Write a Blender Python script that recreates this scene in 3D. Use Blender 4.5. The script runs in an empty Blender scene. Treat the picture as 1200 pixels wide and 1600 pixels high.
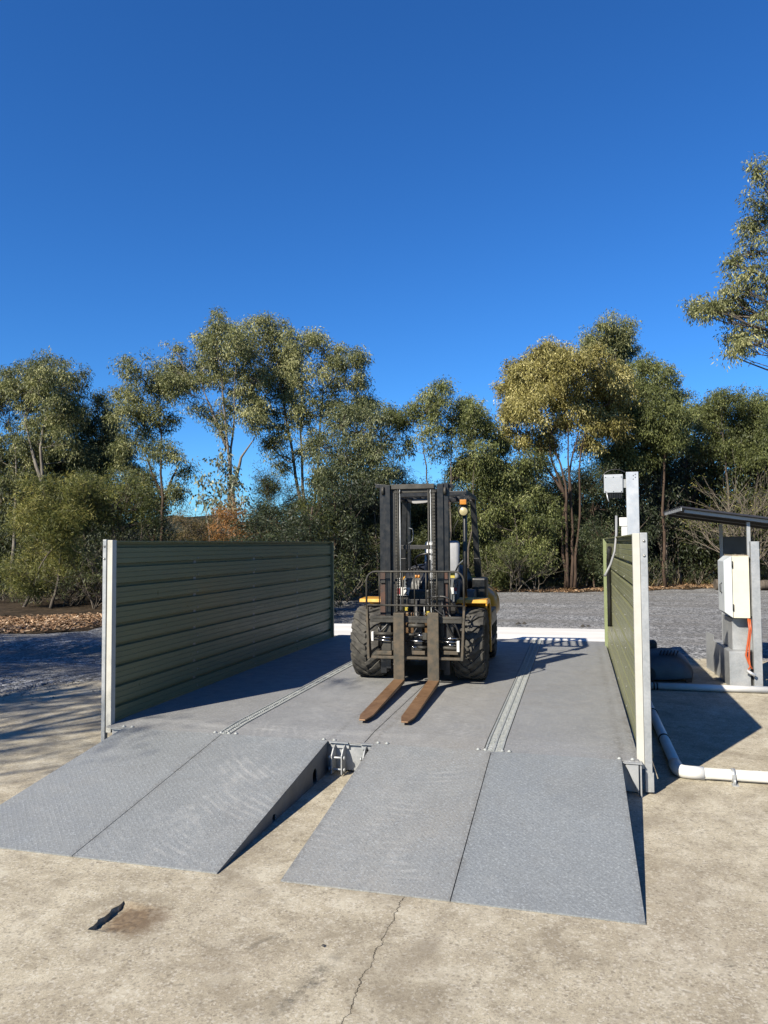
import bpy, bmesh, math, random
import numpy as np
from mathutils import Vector, Matrix
R_ = math.radians
scene = bpy.context.scene
COL = scene.collection

# ------------------------------------------------------------------ camera
CAM_H = 2.0; F_PX = 1143.6; YAW = -0.25686; PITCH = 0.043584; ROLL = 0.0067118
_f = np.array([math.sin(YAW)*math.cos(PITCH), math.cos(YAW)*math.cos(PITCH), math.sin(PITCH)])
_r = np.array([math.cos(YAW), -math.sin(YAW), 0.0]); _d = np.cross(_f, _r)
RIGHT = _r*math.cos(ROLL) + _d*math.sin(ROLL); DOWN = -_r*math.sin(ROLL) + _d*math.cos(ROLL)
cam_d = bpy.data.cameras.new('camera'); cam = bpy.data.objects.new('camera', cam_d); COL.objects.link(cam)
cam.matrix_world = Matrix(((RIGHT[0], -DOWN[0], -_f[0], 0), (RIGHT[1], -DOWN[1], -_f[1], 0), (RIGHT[2], -DOWN[2], -_f[2], CAM_H), (0, 0, 0, 1)))
cam_d.sensor_fit = 'VERTICAL'; cam_d.sensor_height = 32.0; cam_d.lens = 32.0*F_PX/1600.0
cam_d.clip_start = 0.05; cam_d.clip_end = 3000
scene.camera = cam

# ------------------------------------------------------------------ sky and sun
SUN = Vector((-0.65, -1.2, 1.0)).normalized()
w = bpy.data.worlds.new('World'); scene.world = w; w.use_nodes = True
nt = w.node_tree; bg = nt.nodes['Background']
sky = nt.nodes.new('ShaderNodeTexSky'); sky.sky_type = 'NISHITA'; sky.sun_disc = False
sky.sun_elevation = math.asin(SUN.z); sky.sun_rotation = math.atan2(SUN.x, SUN.y)
sky.altitude = 0; sky.air_density = 1.0; sky.dust_density = 0.0; sky.ozone_density = 4.0
hs = nt.nodes.new('ShaderNodeHueSaturation'); hs.inputs['Saturation'].default_value = 1.15
tn = nt.nodes.new('ShaderNodeMix'); tn.data_type = 'RGBA'; tn.blend_type = 'MULTIPLY'; tn.inputs[0].default_value = 1; tn.inputs[7].default_value = (0.48, 0.92, 1.36, 1)
nt.links.new(sky.outputs[0], hs.inputs['Color']); nt.links.new(hs.outputs[0], tn.inputs[6]); nt.links.new(tn.outputs[2], bg.inputs[0])
bg.inputs[1].default_value = 0.052
sl = bpy.data.lights.new('sun', 'SUN'); sun = bpy.data.objects.new('sun', sl); COL.objects.link(sun)
sl.energy = 5.0; sl.angle = R_(0.5); sl.color = (1.0, 0.92, 0.78)
sun.rotation_euler = SUN.to_track_quat('Z', 'Y').to_euler(); sun.location = (-10, -20, 18)
scene.view_settings.view_transform = 'Standard'; scene.view_settings.look = 'None'
scene.view_settings.exposure = 1.18; scene.view_settings.gamma = 1.0
scene.cycles.max_bounces = 6; scene.cycles.transparent_max_bounces = 4

# ------------------------------------------------------------------ helpers
def ray(px, py): return RIGHT*(px-600) + DOWN*(py-800) + _f*F_PX
def at(px, py, Y):
    d = ray(px, py); return Vector(d*(Y/d[1])) + Vector((0, 0, CAM_H))
def ground_at(px, Y):
    p = at(px, 850, Y); return Vector((p.x, Y, 0))

def tag(o, label=None, cat=None, group=None, kind=None):
    if label: o['label'] = label
    if cat: o['category'] = cat
    if group: o['group'] = group
    if kind: o['kind'] = kind
    return o
def empty(name, loc=(0, 0, 0), rz=0, label=None, cat=None, group=None):
    o = bpy.data.objects.new(name, None); COL.objects.link(o); o.location = loc; o.rotation_euler = (0, 0, rz)
    o.empty_display_size = 0.2
    return tag(o, label, cat, group)
def copy_tree(o, parent=None):
    c = o.copy(); COL.objects.link(c)
    if parent is not None: c.parent = parent
    for ch in list(o.children): copy_tree(ch, c)
    return c

class MB:
    def __init__(s): s.v = []; s.f = []; s.sm = []
    def add(s, vs, fs, smooth=False):
        b = len(s.v); s.v += [tuple(x) for x in vs]; s.f += [tuple(b+i for i in f) for f in fs]; s.sm += [smooth]*len(fs); return s
    def box(s, lo, hi, M=None):
        x0, y0, z0 = lo; x1, y1, z1 = hi
        vs = [Vector(p) for p in ((x0,y0,z0),(x1,y0,z0),(x1,y1,z0),(x0,y1,z0),(x0,y0,z1),(x1,y0,z1),(x1,y1,z1),(x0,y1,z1))]
        if M is not None: vs = [M @ q for q in vs]
        return s.add(vs, [(0,3,2,1),(4,5,6,7),(0,1,5,4),(1,2,6,5),(2,3,7,6),(3,0,4,7)])
    def hexa(s, vs): return s.add(vs, [(0,3,2,1),(4,5,6,7),(0,1,5,4),(1,2,6,5),(2,3,7,6),(3,0,4,7)])
    def bar(s, p, q, w_, h_, up=(0, 0, 1)):
        p = Vector(p); q = Vector(q); d = (q-p).normalized(); u = Vector(up)
        if abs(d.dot(u)) > 0.95: u = Vector((0, 1, 0))
        a = d.cross(u).normalized()*w_/2; b = a.cross(d).normalized()*h_/2
        return s.hexa([p-a-b, p+a-b, q+a-b, q-a-b, p-a+b, p+a+b, q+a+b, q-a+b])
    def tube(s, pts, r, n=10, cap=True):
        pts = [Vector(p) for p in pts]; m = len(pts)
        rs = r if isinstance(r, (list, tuple)) else [r]*m
        t0 = (pts[1]-pts[0]).normalized(); u = Vector((0, 0, 1)) if abs(t0.z) < .9 else Vector((1, 0, 0))
        vs = []; a = t0.cross(u).normalized()
        for i, p in enumerate(pts):
            t = (pts[min(i+1, m-1)]-pts[max(i-1, 0)]).normalized()
            a = (a - t*a.dot(t)); a = a.normalized() if a.length > 1e-6 else t.orthogonal().normalized()
            b = t.cross(a)
            for k in range(n):
                an = 2*math.pi*k/n; vs.append(p + (a*math.cos(an)+b*math.sin(an))*rs[i])
        fs = [(i*n+k, i*n+(k+1) % n, (i+1)*n+(k+1) % n, (i+1)*n+k) for i in range(m-1) for k in range(n)]
        s.add(vs, fs, True)
        if cap:
            b0 = len(s.v)-m*n; s.f.append(tuple(b0+k for k in range(n))[::-1]); s.f.append(tuple(b0+(m-1)*n+k for k in range(n))); s.sm += [False, False]
        return s
    def cyl(s, p, q, r, n=16): return s.tube([p, q], r, n)
    def lathe(s, prof, axis_p, ax='x', n=32, smooth=True):
        vs = []; c = Vector(axis_p); m = len(prof)
        for (x, r) in prof:
            for k in range(n):
                an = 2*math.pi*k/n; cc, ss = math.cos(an)*r, math.sin(an)*r
                vs.append(c + (Vector((x, cc, ss)) if ax == 'x' else Vector((cc, x, ss)) if ax == 'y' else Vector((cc, ss, x))))
        fs = [(i*n+k, i*n+(k+1) % n, (i+1)*n+(k+1) % n, (i+1)*n+k) for i in range(m-1) for k in range(n)]
        return s.add(vs, fs, smooth)
    def build(s, name, mat, parent=None, bevel=0, solid=0):
        me = bpy.data.meshes.new(name); me.from_pydata(s.v, [], s.f); me.materials.append(mat)
        me.polygons.foreach_set('use_smooth', s.sm); me.update()
        bm = bmesh.new(); bm.from_mesh(me); bmesh.ops.recalc_face_normals(bm, faces=bm.faces); bm.to_mesh(me); bm.free()
        o = bpy.data.objects.new(name, me); COL.objects.link(o)
        if parent is not None: o.parent = parent
        if solid: md = o.modifiers.new('s', 'SOLIDIFY'); md.thickness = solid; md.offset = 0
        if bevel:
            md = o.modifiers.new('b', 'BEVEL'); md.width = bevel; md.segments = 2; md.limit_method = 'ANGLE'; md.angle_limit = R_(40)
        return o

# ------------------------------------------------------------------ materials
class Mat:
    K = 0.44     # paint and mineral albedo scale that goes with the exposure
    def __init__(s, name, rough=0.6, metal=0.0, spec=0.5):
        s.mat = bpy.data.materials.new(name); s.mat.use_nodes = True; s.t = s.mat.node_tree
        s.b = s.t.nodes['Principled BSDF']; s.b.inputs['Roughness'].default_value = rough; s.b.inputs['Metallic'].default_value = metal
        s.b.inputs['Specular IOR Level'].default_value = spec
        s._co = None
    def N(s, ty, **kw):
        n = s.t.nodes.new(ty)
        for k, v_ in kw.items(): setattr(n, k, v_)
        return n
    def set(s, n, key, val):
        i = n.inputs[key]
        if isinstance(val, bpy.types.NodeSocket): s.t.links.new(val, i)
        else: i.default_value = val
    def co(s):
        if s._co is None: s._co = s.N('ShaderNodeTexCoord').outputs['Object']
        return s._co
    def wco(s):
        g = s.N('ShaderNodeNewGeometry'); return g.outputs['Position']
    def map(s, scale=(1, 1, 1), rot=(0, 0, 0), src=None):
        n = s.N('ShaderNodeMapping'); s.set(n, 'Vector', src or s.co()); n.inputs['Scale'].default_value = scale; n.inputs['Rotation'].default_value = rot; return n.outputs[0]
    def m(s, op, a, b=0.0, c=0.0):
        n = s.N('ShaderNodeMath', operation=op); s.set(n, 0, a); s.set(n, 1, b); s.set(n, 2, c); return n.outputs[0]
    def noise(s, scale, detail=4, rough=.55, vec=None, dist=0):
        n = s.N('ShaderNodeTexNoise'); s.set(n, 'Vector', vec or s.co()); n.inputs['Scale'].default_value = scale
        n.inputs['Detail'].default_value = detail; n.inputs['Roughness'].default_value = rough; n.inputs['Distortion'].default_value = dist; return n.outputs[0]
    def vor(s, scale, vec=None, out='Distance', feature='F1'):
        n = s.N('ShaderNodeTexVoronoi', feature=feature); s.set(n, 'Vector', vec or s.co()); n.inputs['Scale'].default_value = scale; return n.outputs[out]
    def ramp(s, fac, stops):
        n = s.N('ShaderNodeValToRGB'); s.set(n, 0, fac); e = n.color_ramp.elements
        while len(e) < len(stops): e.new(0.5)
        for i, (p, c) in enumerate(stops):
            e[i].position = p; c = (c, c, c) if not isinstance(c, tuple) else c; e[i].color = (*c, 1)
        return n.outputs[0]
    def rng(s, x, a, b, c=0., d=1.):
        n = s.N('ShaderNodeMapRange'); s.set(n, 0, x); n.inputs[1].default_value = a; n.inputs[2].default_value = b; n.inputs[3].default_value = c; n.inputs[4].default_value = d; return n.outputs[0]
    def mix(s, fac, a, b, mode='MIX'):
        n = s.N('ShaderNodeMix', data_type='RGBA', blend_type=mode); s.set(n, 0, fac)
        for key, val in ((6, a), (7, b)):
            if isinstance(val, tuple): val = (*val, 1) if len(val) == 3 else val
            s.set(n, key, val)
        return n.outputs[2]
    def col(s, c):
        c = s.mix(1.0, c, (s.K, s.K, s.K), 'MULTIPLY'); s.set(s.b, 'Base Color', c); return s
    def rgh(s, r): s.set(s.b, 'Roughness', r); return s
    def bump(s, h, strength=.5, dist=.01):
        n = s.N('ShaderNodeBump'); n.inputs['Strength'].default_value = strength; n.inputs['Distance'].default_value = dist
        s.set(n, 'Height', h)
        cur = s.b.inputs['Normal']
        if cur.is_linked: s.t.links.new(cur.links[0].from_socket, n.inputs['Normal'])
        s.t.links.new(n.outputs[0], cur); return s
    def sep(s, vec):
        n = s.N('ShaderNodeSeparateXYZ'); s.set(n, 0, vec); return n.outputs

def worn(name, c1, c2, rough=.6, metal=0., scale=6., spec=.5, bump=.0, lo=.35, hi=.65, K=.44):
    M = Mat(name, rough, metal, spec); M.K = K
    n = M.noise(scale, 8, .65); M.col(M.mix(M.rng(n, lo, hi), c1, c2))
    M.rgh(M.rng(M.noise(scale*2.3, 5), .3, .7, rough-.08, rough+.12))
    if bump: M.bump(M.noise(scale*12, 3), bump, .004)
    return M.mat

def m_concrete():
    M = Mat('tan_concrete', .9, 0, .25); M.K = .50; P = M.co()
    big = M.noise(.35, 5, .6); mid = M.noise(2.2, 8, .68); fine = M.noise(48, 9, .88); med = M.noise(10, 10, .82)
    c = M.ramp(mid, [(.30, (.42, .365, .265)), (.48, (.64, .57, .42)), (.68, (.84, .765, .59))])
    c = M.mix(M.rng(big, .42, .64), c, (.52, .45, .33))
    c = M.mix(M.rng(med, .52, .70, 0, .5), c, (.27, .22, .15))
    c = M.mix(M.rng(fine, .53, .66, 0, .6), c, (.19, .165, .13)); c = M.mix(M.rng(M.noise(130, 3, .8), .52, .62, 0, .55), c, (.16, .14, .11)); c = M.mix(M.rng(M.noise(1.5, 9, .72, dist=.4), .5, .62, 0, .55), c, (.74, .68, .54))
    c = M.mix(M.rng(M.noise(55, 8, .9), .55, .68, 0, .6), c, (.90, .84, .70))
    # aggregate showing through
    v_ = M.vor(42, out='Distance'); ag = M.rng(v_, .10, .17, 1, 0); agm = M.m('MULTIPLY', ag, M.rng(M.noise(3, 4), .46, .6))
    c = M.mix(M.m('MULTIPLY', agm, .7), c, (.20, .18, .15))
    vg = M.N('ShaderNodeTexVoronoi'); M.set(vg, 'Vector', P); vg.inputs['Scale'].default_value = 95; gsel = M.sep(vg.outputs['Color'])[0]
    c = M.mix(M.m('MULTIPLY', M.m('GREATER_THAN', gsel, .82), M.rng(M.noise(6, 5, .7), .35, .6, .1, .5)), c, (.26, .22, .17)); c = M.mix(M.m('MULTIPLY', M.m('LESS_THAN', gsel, .13), .35), c, (.92, .88, .78))
    vh = M.N('ShaderNodeTexVoronoi'); M.set(vh, 'Vector', P); vh.inputs['Scale'].default_value = 38; hsel = M.sep(vh.outputs['Color'])[1]
    c = M.mix(M.m('MULTIPLY', M.m('MULTIPLY', M.m('GREATER_THAN', hsel, .80), M.rng(vh.outputs['Distance'], .2, .45, 1, 0)), .55), c, (.20, .17, .13))
    bl = M.noise(4.2, 9, .8, dist=.3); c = M.mix(M.rng(bl, .52, .60, 0, .42), c, (.30, .255, .185)); c = M.mix(M.rng(bl, .38, .46, .4, 0), c, (.88, .82, .66))
    # stains
    st = M.noise(.9, 6, .6, dist=1.5); c = M.mix(M.rng(st, .53, .72, 0, .6), c, (.27, .225, .165))
    st2 = M.noise(3.7, 7, .75, dist=.6); c = M.mix(M.rng(st2, .60, .68, 0, .55), c, (.16, .14, .11))
    # crack running towards the camera
    x, y, z = M.sep(P)
    n1 = N1 = M.N('ShaderNodeTexNoise', noise_dimensions='1D'); M.set(n1, 'W', y); n1.inputs['Scale'].default_value = 5; n1.inputs['Detail'].default_value = 9; n1.inputs['Roughness'].default_value = .72
    xc = M.m('ADD', M.m('MULTIPLY', M.m('SUBTRACT', n1.outputs[0], .5), .09), -.985)
    d = M.m('ABSOLUTE', M.m('SUBTRACT', x, xc))
    wn = M.rng(M.noise(9, 4, .7), .3, .75, .0006, .0038)
    cr = M.m('LESS_THAN', d, wn); near = M.m('LESS_THAN', y, 6.0); cr = M.m('MULTIPLY', cr, near)
    soft = M.m('MULTIPLY', M.rng(d, 0, .05, .5, 0), M.rng(M.noise(12, 5), .45, .6))
    c = M.mix(soft, c, (.26, .21, .14)); c = M.mix(cr, c, (.05, .04, .03))
    dx = M.m('SUBTRACT', x, M.m('ADD', -1.22, M.m('MULTIPLY', M.m('SUBTRACT', y, 3.2), .22))); sk = M.m('MULTIPLY', M.rng(M.m('ABSOLUTE', dx), .01, .06, 1, 0), M.rng(M.m('ABSOLUTE', M.m('SUBTRACT', y, 3.2)), .1, .45, 1, 0))
    c = M.mix(M.m('MULTIPLY', sk, M.rng(M.noise(16, 6, .8), .42, .6, 0, .7)), c, (.10, .095, .085))
    # rust-brown stain in and beside the recess
    ex = M.m('DIVIDE', M.m('SUBTRACT', x, -2.33), .19); ey = M.m('DIVIDE', M.m('SUBTRACT', y, 3.54), .17)
    e2 = M.m('ADD', M.m('MULTIPLY', ex, ex), M.m('MULTIPLY', ey, ey)); e2 = M.m('ADD', e2, M.m('MULTIPLY', M.m('SUBTRACT', M.noise(7, 5, .7), .5), 2.4))
    c = M.mix(M.rng(e2, .3, 1.4, .9, 0), c, (.20, .135, .08))
    M.col(c)
    h = M.m('ADD', M.m('MULTIPLY', fine, .5), M.m('MULTIPLY', med, .45)); h = M.m('SUBTRACT', h, M.m('MULTIPLY', cr, 1.5))
    M.bump(h, .6, .008); return M.mat
def m_pale_concrete():
    M = Mat('pale_concrete', .85, 0, .3); M.K = .66; x, y, z = M.sep(M.co())
    n = M.noise(1.2, 7, .65, vec=M.map((.25, 2.5, 1))); c = M.ramp(n, [(.3, (.60, .58, .54)), (.6, (.80, .79, .76))])
    c = M.mix(M.rng(M.noise(5, 6, .7, vec=M.map((.5, 3, 1))), .6, .75, 0, .5), c, (.40, .39, .37))
    M.col(c); M.bump(M.noise(30, 4), .25, .006); return M.mat
def m_gravel():
    M = Mat('blue_grey_gravel', .9, 0, .25); P = M.co()
    v1 = M.N('ShaderNodeTexVoronoi'); M.set(v1, 'Vector', P); v1.inputs['Scale'].default_value = 36
    v2 = M.N('ShaderNodeTexVoronoi'); M.set(v2, 'Vector', P); v2.inputs['Scale'].default_value = 14
    s1 = M.sep(v1.outputs['Color'])[0]; s2 = M.sep(v2.outputs['Color'])[0]
    c = M.ramp(M.m('ADD', M.m('MULTIPLY', s1, .6), M.m('MULTIPLY', s2, .4)), [(.22, (.06, .063, .068)), (.5, (.25, .257, .266)), (.78, (.72, .73, .74))])
    big = M.noise(.5, 6, .6, vec=M.map((.35, 1.6, 1))); c = M.mix(M.rng(big, .4, .66, 0, .75), c, (.22, .21, .195))
    tr = M.noise(.9, 5, .6, vec=M.map((.3, 2.2, 1), (0, 0, .15))); c = M.mix(M.rng(tr, .55, .7, 0, .5), c, (.44, .41, .37))
    M.col(c); h = M.m('ADD', v1.outputs['Distance'], M.m('MULTIPLY', v2.outputs['Distance'], .8)); M.bump(M.m('MULTIPLY', h, -1), .5, .015)
    M.bump(M.noise(3, 5), .3, .05); return M.mat
def m_soil():
    M = Mat('forest_soil', .95, 0, .1); n = M.noise(2.5, 8, .7)
    M.col(M.ramp(n, [(.3, (.03, .024, .016)), (.55, (.085, .062, .04)), (.75, (.16, .115, .07))])); M.bump(M.noise(12, 5), .8, .05); return M.mat

def m_plate(name, base, dusty, deck):
    """grey painted chequer plate with worn traffic dust"""
    M = Mat(name, .5, .0, .4); M.K = .55 if deck else .53; M._co = M.wco(); P = M.co(); x, y, z = M.sep(P)
    def lozenges(pitch):
        k = 1/(pitch*math.sqrt(2)); a = M.m('MULTIPLY', M.m('ADD', x, y), k); b = M.m('MULTIPLY', M.m('SUBTRACT', x, y), k)
        fa = M.m('SUBTRACT', M.m('FRACT', a), .5); fb = M.m('SUBTRACT', M.m('FRACT', b), .5)
        par = M.m('MODULO', M.m('ABSOLUTE', M.m('ADD', M.m('FLOOR', a), M.m('FLOOR', b))), 2.0)
        def el(u, v_): return M.m('ADD', M.m('POWER', M.m('DIVIDE', M.m('ABSOLUTE', u), .46), 2), M.m('POWER', M.m('DIVIDE', M.m('ABSOLUTE', v_), .13), 2))
        e1 = el(fa, fb); e2 = el(fb, fa)
        e = M.m('ADD', M.m('MULTIPLY', e1, par), M.m('MULTIPLY', e2, M.m('SUBTRACT', 1, par)))
        return M.rng(e, .3, 1.1, 1, 0)
    loz = lozenges(.030)
    n = M.noise(1.1, 6, .6); c = M.mix(M.rng(n, .35, .65), base, tuple(b*.88 for b in base))
    fine = M.noise(38, 5, .75)
    c = M.mix(M.rng(fine, .42, .66, 0, .35), c, tuple(b*.62 for b in base))
    # traffic lanes: pale dust scuffed on, in streaks that follow the wheels
    lane = 0
    tot = None
    for (cx_, wd) in ((-2.55, .34), (-1.28, .34)):
        dx = M.m('ABSOLUTE', M.m('SUBTRACT', M.m('ADD', x, M.m('MULTIPLY', M.m('SUBTRACT', M.noise(.7, 2), .5), .5)), cx_))
        l = M.rng(dx, wd*.5, wd*1.25, 1, 0); tot = l if tot is None else M.m('MAXIMUM', tot, l)
    # chevron prints of the tyre lugs
    saw = M.m('FRACT', M.m('ADD', M.m('MULTIPLY', y, 6.2), M.m('MULTIPLY', M.m('PINGPONG', M.m('ADD', x, .11), .32), 7.0)))
    print_ = M.m('MULTIPLY', M.rng(M.m('ABSOLUTE', M.m('SUBTRACT', saw, .5)), .12, .28, 1, 0), M.rng(M.noise(1.7, 5, .6), .44, .6))
    scuff = M.rng(M.noise(4.5, 8, .7, vec=M.map((1.6, .55, 1))), .47, .72)
    dust = M.m('MULTIPLY', tot, M.m('ADD', M.m('MULTIPLY', M.m('MULTIPLY', print_, M.rng(M.noise(9, 6, .8), .35, .65)), .24), M.m('MULTIPLY', scuff, .42)))
    sw = M.noise(2.2, 8, .72, dist=2.0); dust = M.m('ADD', dust, M.rng(sw, .58, .8, 0, .35))
    rd = M.m('SQRT', M.m('ADD', M.m('POWER', M.m('ADD', x, 1.35), 2), M.m('POWER', M.m('SUBTRACT', y, 6.9), 2)))
    ring = M.m('MULTIPLY', M.rng(M.m('SINE', M.m('ADD', M.m('MULTIPLY', rd, 85), M.m('MULTIPLY', M.noise(2.5, 3), 9))), .1, .9), M.rng(M.noise(2.6, 6, .65, dist=.5), .49, .63, 0, .40)); dust = M.m('ADD', dust, M.m('MULTIPLY', ring, M.m('MULTIPLY', M.rng(x, -3.3, -2.7, .15, 1), M.rng(x, -1.0, -.75, 1, 0))))
    fr = M.m('MULTIPLY', M.rng(M.m('ABSOLUTE', M.m('SUBTRACT', y, 6.42)), .0, .32, 1, 0), M.rng(M.noise(3.2, 7, .7, vec=M.map((.6, 2.4, 1))), .46, .62, 0, .5)); dust = M.m('ADD', dust, M.m('MULTIPLY', fr, M.rng(x, -1.2, -1.8, .3, 1)))
    dust = M.m('MINIMUM', dust, .8); c = M.mix(dust, c, dusty)
    brown = M.noise(.8, 6, .65, dist=.8); c = M.mix(M.rng(brown, .52, .72, 0, .35 if deck else .22), c, (.22, .19, .15))
    c = M.mix(M.m('MULTIPLY', loz, .18), c, tuple(min(1, b*1.6) for b in base))
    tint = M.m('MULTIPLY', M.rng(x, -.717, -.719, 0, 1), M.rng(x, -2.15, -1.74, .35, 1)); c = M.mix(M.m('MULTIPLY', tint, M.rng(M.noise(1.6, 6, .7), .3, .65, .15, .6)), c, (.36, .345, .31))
    gr = None
    for sx_ in (-.717, -1.738, -2.146, -3.175, .317, .43, -1.82):
        g_ = M.rng(M.m('ABSOLUTE', M.m('SUBTRACT', x, sx_)), .0, .05, .5, 0); gr = g_ if gr is None else M.m('MAXIMUM', gr, g_)
    gr = M.m('MULTIPLY', gr, M.rng(M.noise(11, 6, .75), .4, .6)); c = M.mix(gr, c, (.13, .115, .095))
    drip = M.rng(M.noise(1.9, 8, .8, dist=1.2), .66, .72, 0, .5); c = M.mix(drip, c, (.12, .115, .11))
    fl = M.rng(M.noise(62, 5, .85), .52, .64, 0, .75); c = M.mix(fl, c, tuple(min(1, b*1.75) for b in base)); fd = M.rng(M.noise(60, 3, .75, vec=M.map((1.3, .9, 1))), .32, .46, .7, 0); c = M.mix(fd, c, tuple(b*.55 for b in base))
    M.col(c); M.rgh(M.rng(M.noise(6, 5), .3, .7, .42, .66))
    M.bump(M.m('MULTIPLY', loz, 1.0), .4 if not deck else .2, .004); M.bump(fine, .35, .002)
    return M.mat
def m_galv():
    M = Mat('galvanised_steel', .45, .5, .5); M.K = .6; v_ = M.N('ShaderNodeTexVoronoi'); M.set(v_, 'Vector', M.co()); v_.inputs['Scale'].default_value = 55
    s = M.sep(v_.outputs['Color'])[0]; n = M.noise(3, 6, .65)
    c = M.ramp(M.m('ADD', M.m('MULTIPLY', s, .16), M.m('MULTIPLY', n, .84)), [(.2, (.36, .38, .39)), (.5, (.50, .52, .53)), (.8, (.64, .65, .65))])
    c = M.mix(M.rng(M.noise(1.7, 7, .7, vec=M.map((1, 1, .4))), .55, .75, 0, .4), c, (.70, .70, .68))
    M.col(c); M.rgh(M.rng(n, .3, .7, .38, .6)); return M.mat
def m_leaf(name, stops, trans=.25, K=.95):
    M = Mat(name, .55, 0, .3); M.K = K; a = M.N('ShaderNodeAttribute', attribute_name='tone')
    c = M.ramp(a.outputs['Fac'], stops); M.col(c)
    t = M.N('ShaderNodeBsdfTranslucent'); hue = M.mix(.5, c, (.25, .28, .06), 'MIX'); M.set(t, 'Color', hue)
    mx = M.N('ShaderNodeMixShader'); mx.inputs[0].default_value = trans
    M.t.links.new(M.b.outputs[0], mx.inputs[1]); M.t.links.new(t.outputs[0], mx.inputs[2])
    M.t.links.new(mx.outputs[0], M.t.nodes['Material Output'].inputs[0]); return M.mat
def m_bark(name, c1, c2, sc=9):
    M = Mat(name, .9, 0, .2); n = M.noise(sc, 8, .7, vec=M.map((1, 1, .18)))
    M.col(M.mix(M.rng(n, .38, .62), c1, c2)); M.bump(n, .6, .03); return M.mat
def m_sheet():
    M = Mat('pale_green_sheet_steel', .40, 0, .22); n = M.noise(.8, 6, .6, vec=M.map((1, .3, 1)))
    c = M.mix(M.rng(n, .35, .65), (.265, .276, .148), (.305, .312, .175))
    c = M.mix(M.rng(M.noise(2.5, 8, .7, vec=M.map((1, .35, 2.2))), .54, .75, 0, .35), c, (.24, .215, .14))
    M.K = .52; M.col(c); M.rgh(M.rng(M.noise(5, 6, .6), .3, .7, .26, .42)); M.bump(M.noise(2.0, 2, vec=M.map((1, .6, 3))), .12, .01); return M.mat

CONC = m_concrete(); PALE = m_pale_concrete(); GRAVEL = m_gravel(); SOIL = m_soil(); GALV = m_galv(); SHEET = m_sheet()
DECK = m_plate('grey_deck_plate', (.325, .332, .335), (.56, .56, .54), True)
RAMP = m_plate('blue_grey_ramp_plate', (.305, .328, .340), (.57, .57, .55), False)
RAMPSIDE = worn('grey_ramp_side', (.30, .32, .33), (.22, .235, .24), .5, .2, 4)
CREAM = worn('cream_paint', (.76, .75, .68), (.68, .66, .57), .4, 0, 4, K=.50)
GRATE = worn('dull_galvanised_grate', (.52, .56, .54), (.80, .82, .79), .5, .3, 30, bump=.2)
GREENP = worn('pale_green_paint', (.30, .36, .16), (.34, .40, .20), .4, 0, 3)
SCREW = worn('screw_steel', (.6, .6, .55), (.75, .75, .7), .3, .5, 10)
BLACK = worn('black_machine_paint', (.004, .0046, .0056), (.011, .0118, .012), .38, .1, 7, bump=.1)
BLACKD = worn('dark_grease', (.008, .008, .008), (.03, .027, .022), .5, 0, 12, bump=.2)
GREYST = worn('dusty_dark_steel', (.035, .034, .030), (.105, .097, .078), .6, .3, 9, bump=.3)
FORKV = worn('fork_shank_steel', (.085, .08, .062), (.19, .145, .095), .65, .3, 14, bump=.4)
RUST = worn('polished_rusty_steel', (.30, .165, .08), (.46, .27, .14), .48, .35, 8, bump=.2)
RUSTD = worn('rusty_channel', (.16, .065, .035), (.05, .035, .03), .7, .1, 6, bump=.2)
YEL = worn('yellow_orange_paint', (.66, .34, .02), (.55, .26, .018), .32, 0, 5, lo=.4, hi=.7, K=.62)
YELB = worn('yellow_tag', (.75, .58, .05), (.8, .65, .12), .5)
CHROME = worn('chrome_rod', (.6, .6, .6), (.7, .7, .7), .15, 1.0, 8)
RUB = worn('tyre_rubber', (.04, .038, .034), (.17, .16, .135), .85, 0, 9, bump=.3, lo=.38, hi=.70)
WHITE = worn('white_plate', (.72, .72, .70), (.62, .62, .60), .5, K=.68)
GREYP = worn('grey_plate', (.20, .22, .23), (.14, .155, .165), .5)
SEATM = worn('silver_seat_vinyl', (.50, .51, .52), (.40, .41, .42), .35, .1, 3, K=.48)
HOSE = worn('black_rubber_hose', (.012, .012, .012), (.03, .03, .03), .4, 0, 20)
PVC = worn('white_pvc', (.76, .76, .74), (.66, .65, .61), .35, 0, 3, K=.68)
PLAST = worn('dark_grey_plastic', (.075, .08, .085), (.11, .115, .12), .45, 0, 3)
ORANGE = worn('orange_conduit', (.80, .16, .04), (.7, .12, .03), .4)
CABW = worn('cream_cabinet_enamel', (.82, .79, .66), (.74, .70, .55), .35, 0, 2.5, K=.6)
CABB = worn('pale_blue_grey_enamel', (.62, .67, .70), (.55, .60, .63), .35, 0, 2.5, K=.68)
ROOF = worn('roof_sheet', (.04, .04, .042), (.07, .07, .075), .5, .1, 3)
LENS = worn('yellowish_lamp_lens', (.75, .66, .38), (.6, .52, .28), .25)
AMBER = worn('amber_lens', (.85, .36, .05), (.75, .28, .03), .3)
REDM = worn('red_print', (.55, .06, .06), (.5, .05, .05), .5)
INK = worn('black_print', (.01, .01, .01), (.015, .015, .015), .5)
ALU = worn('brushed_aluminium', (.66, .68, .70), (.56, .58, .60), .38, .5, 4, K=.68)

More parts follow.
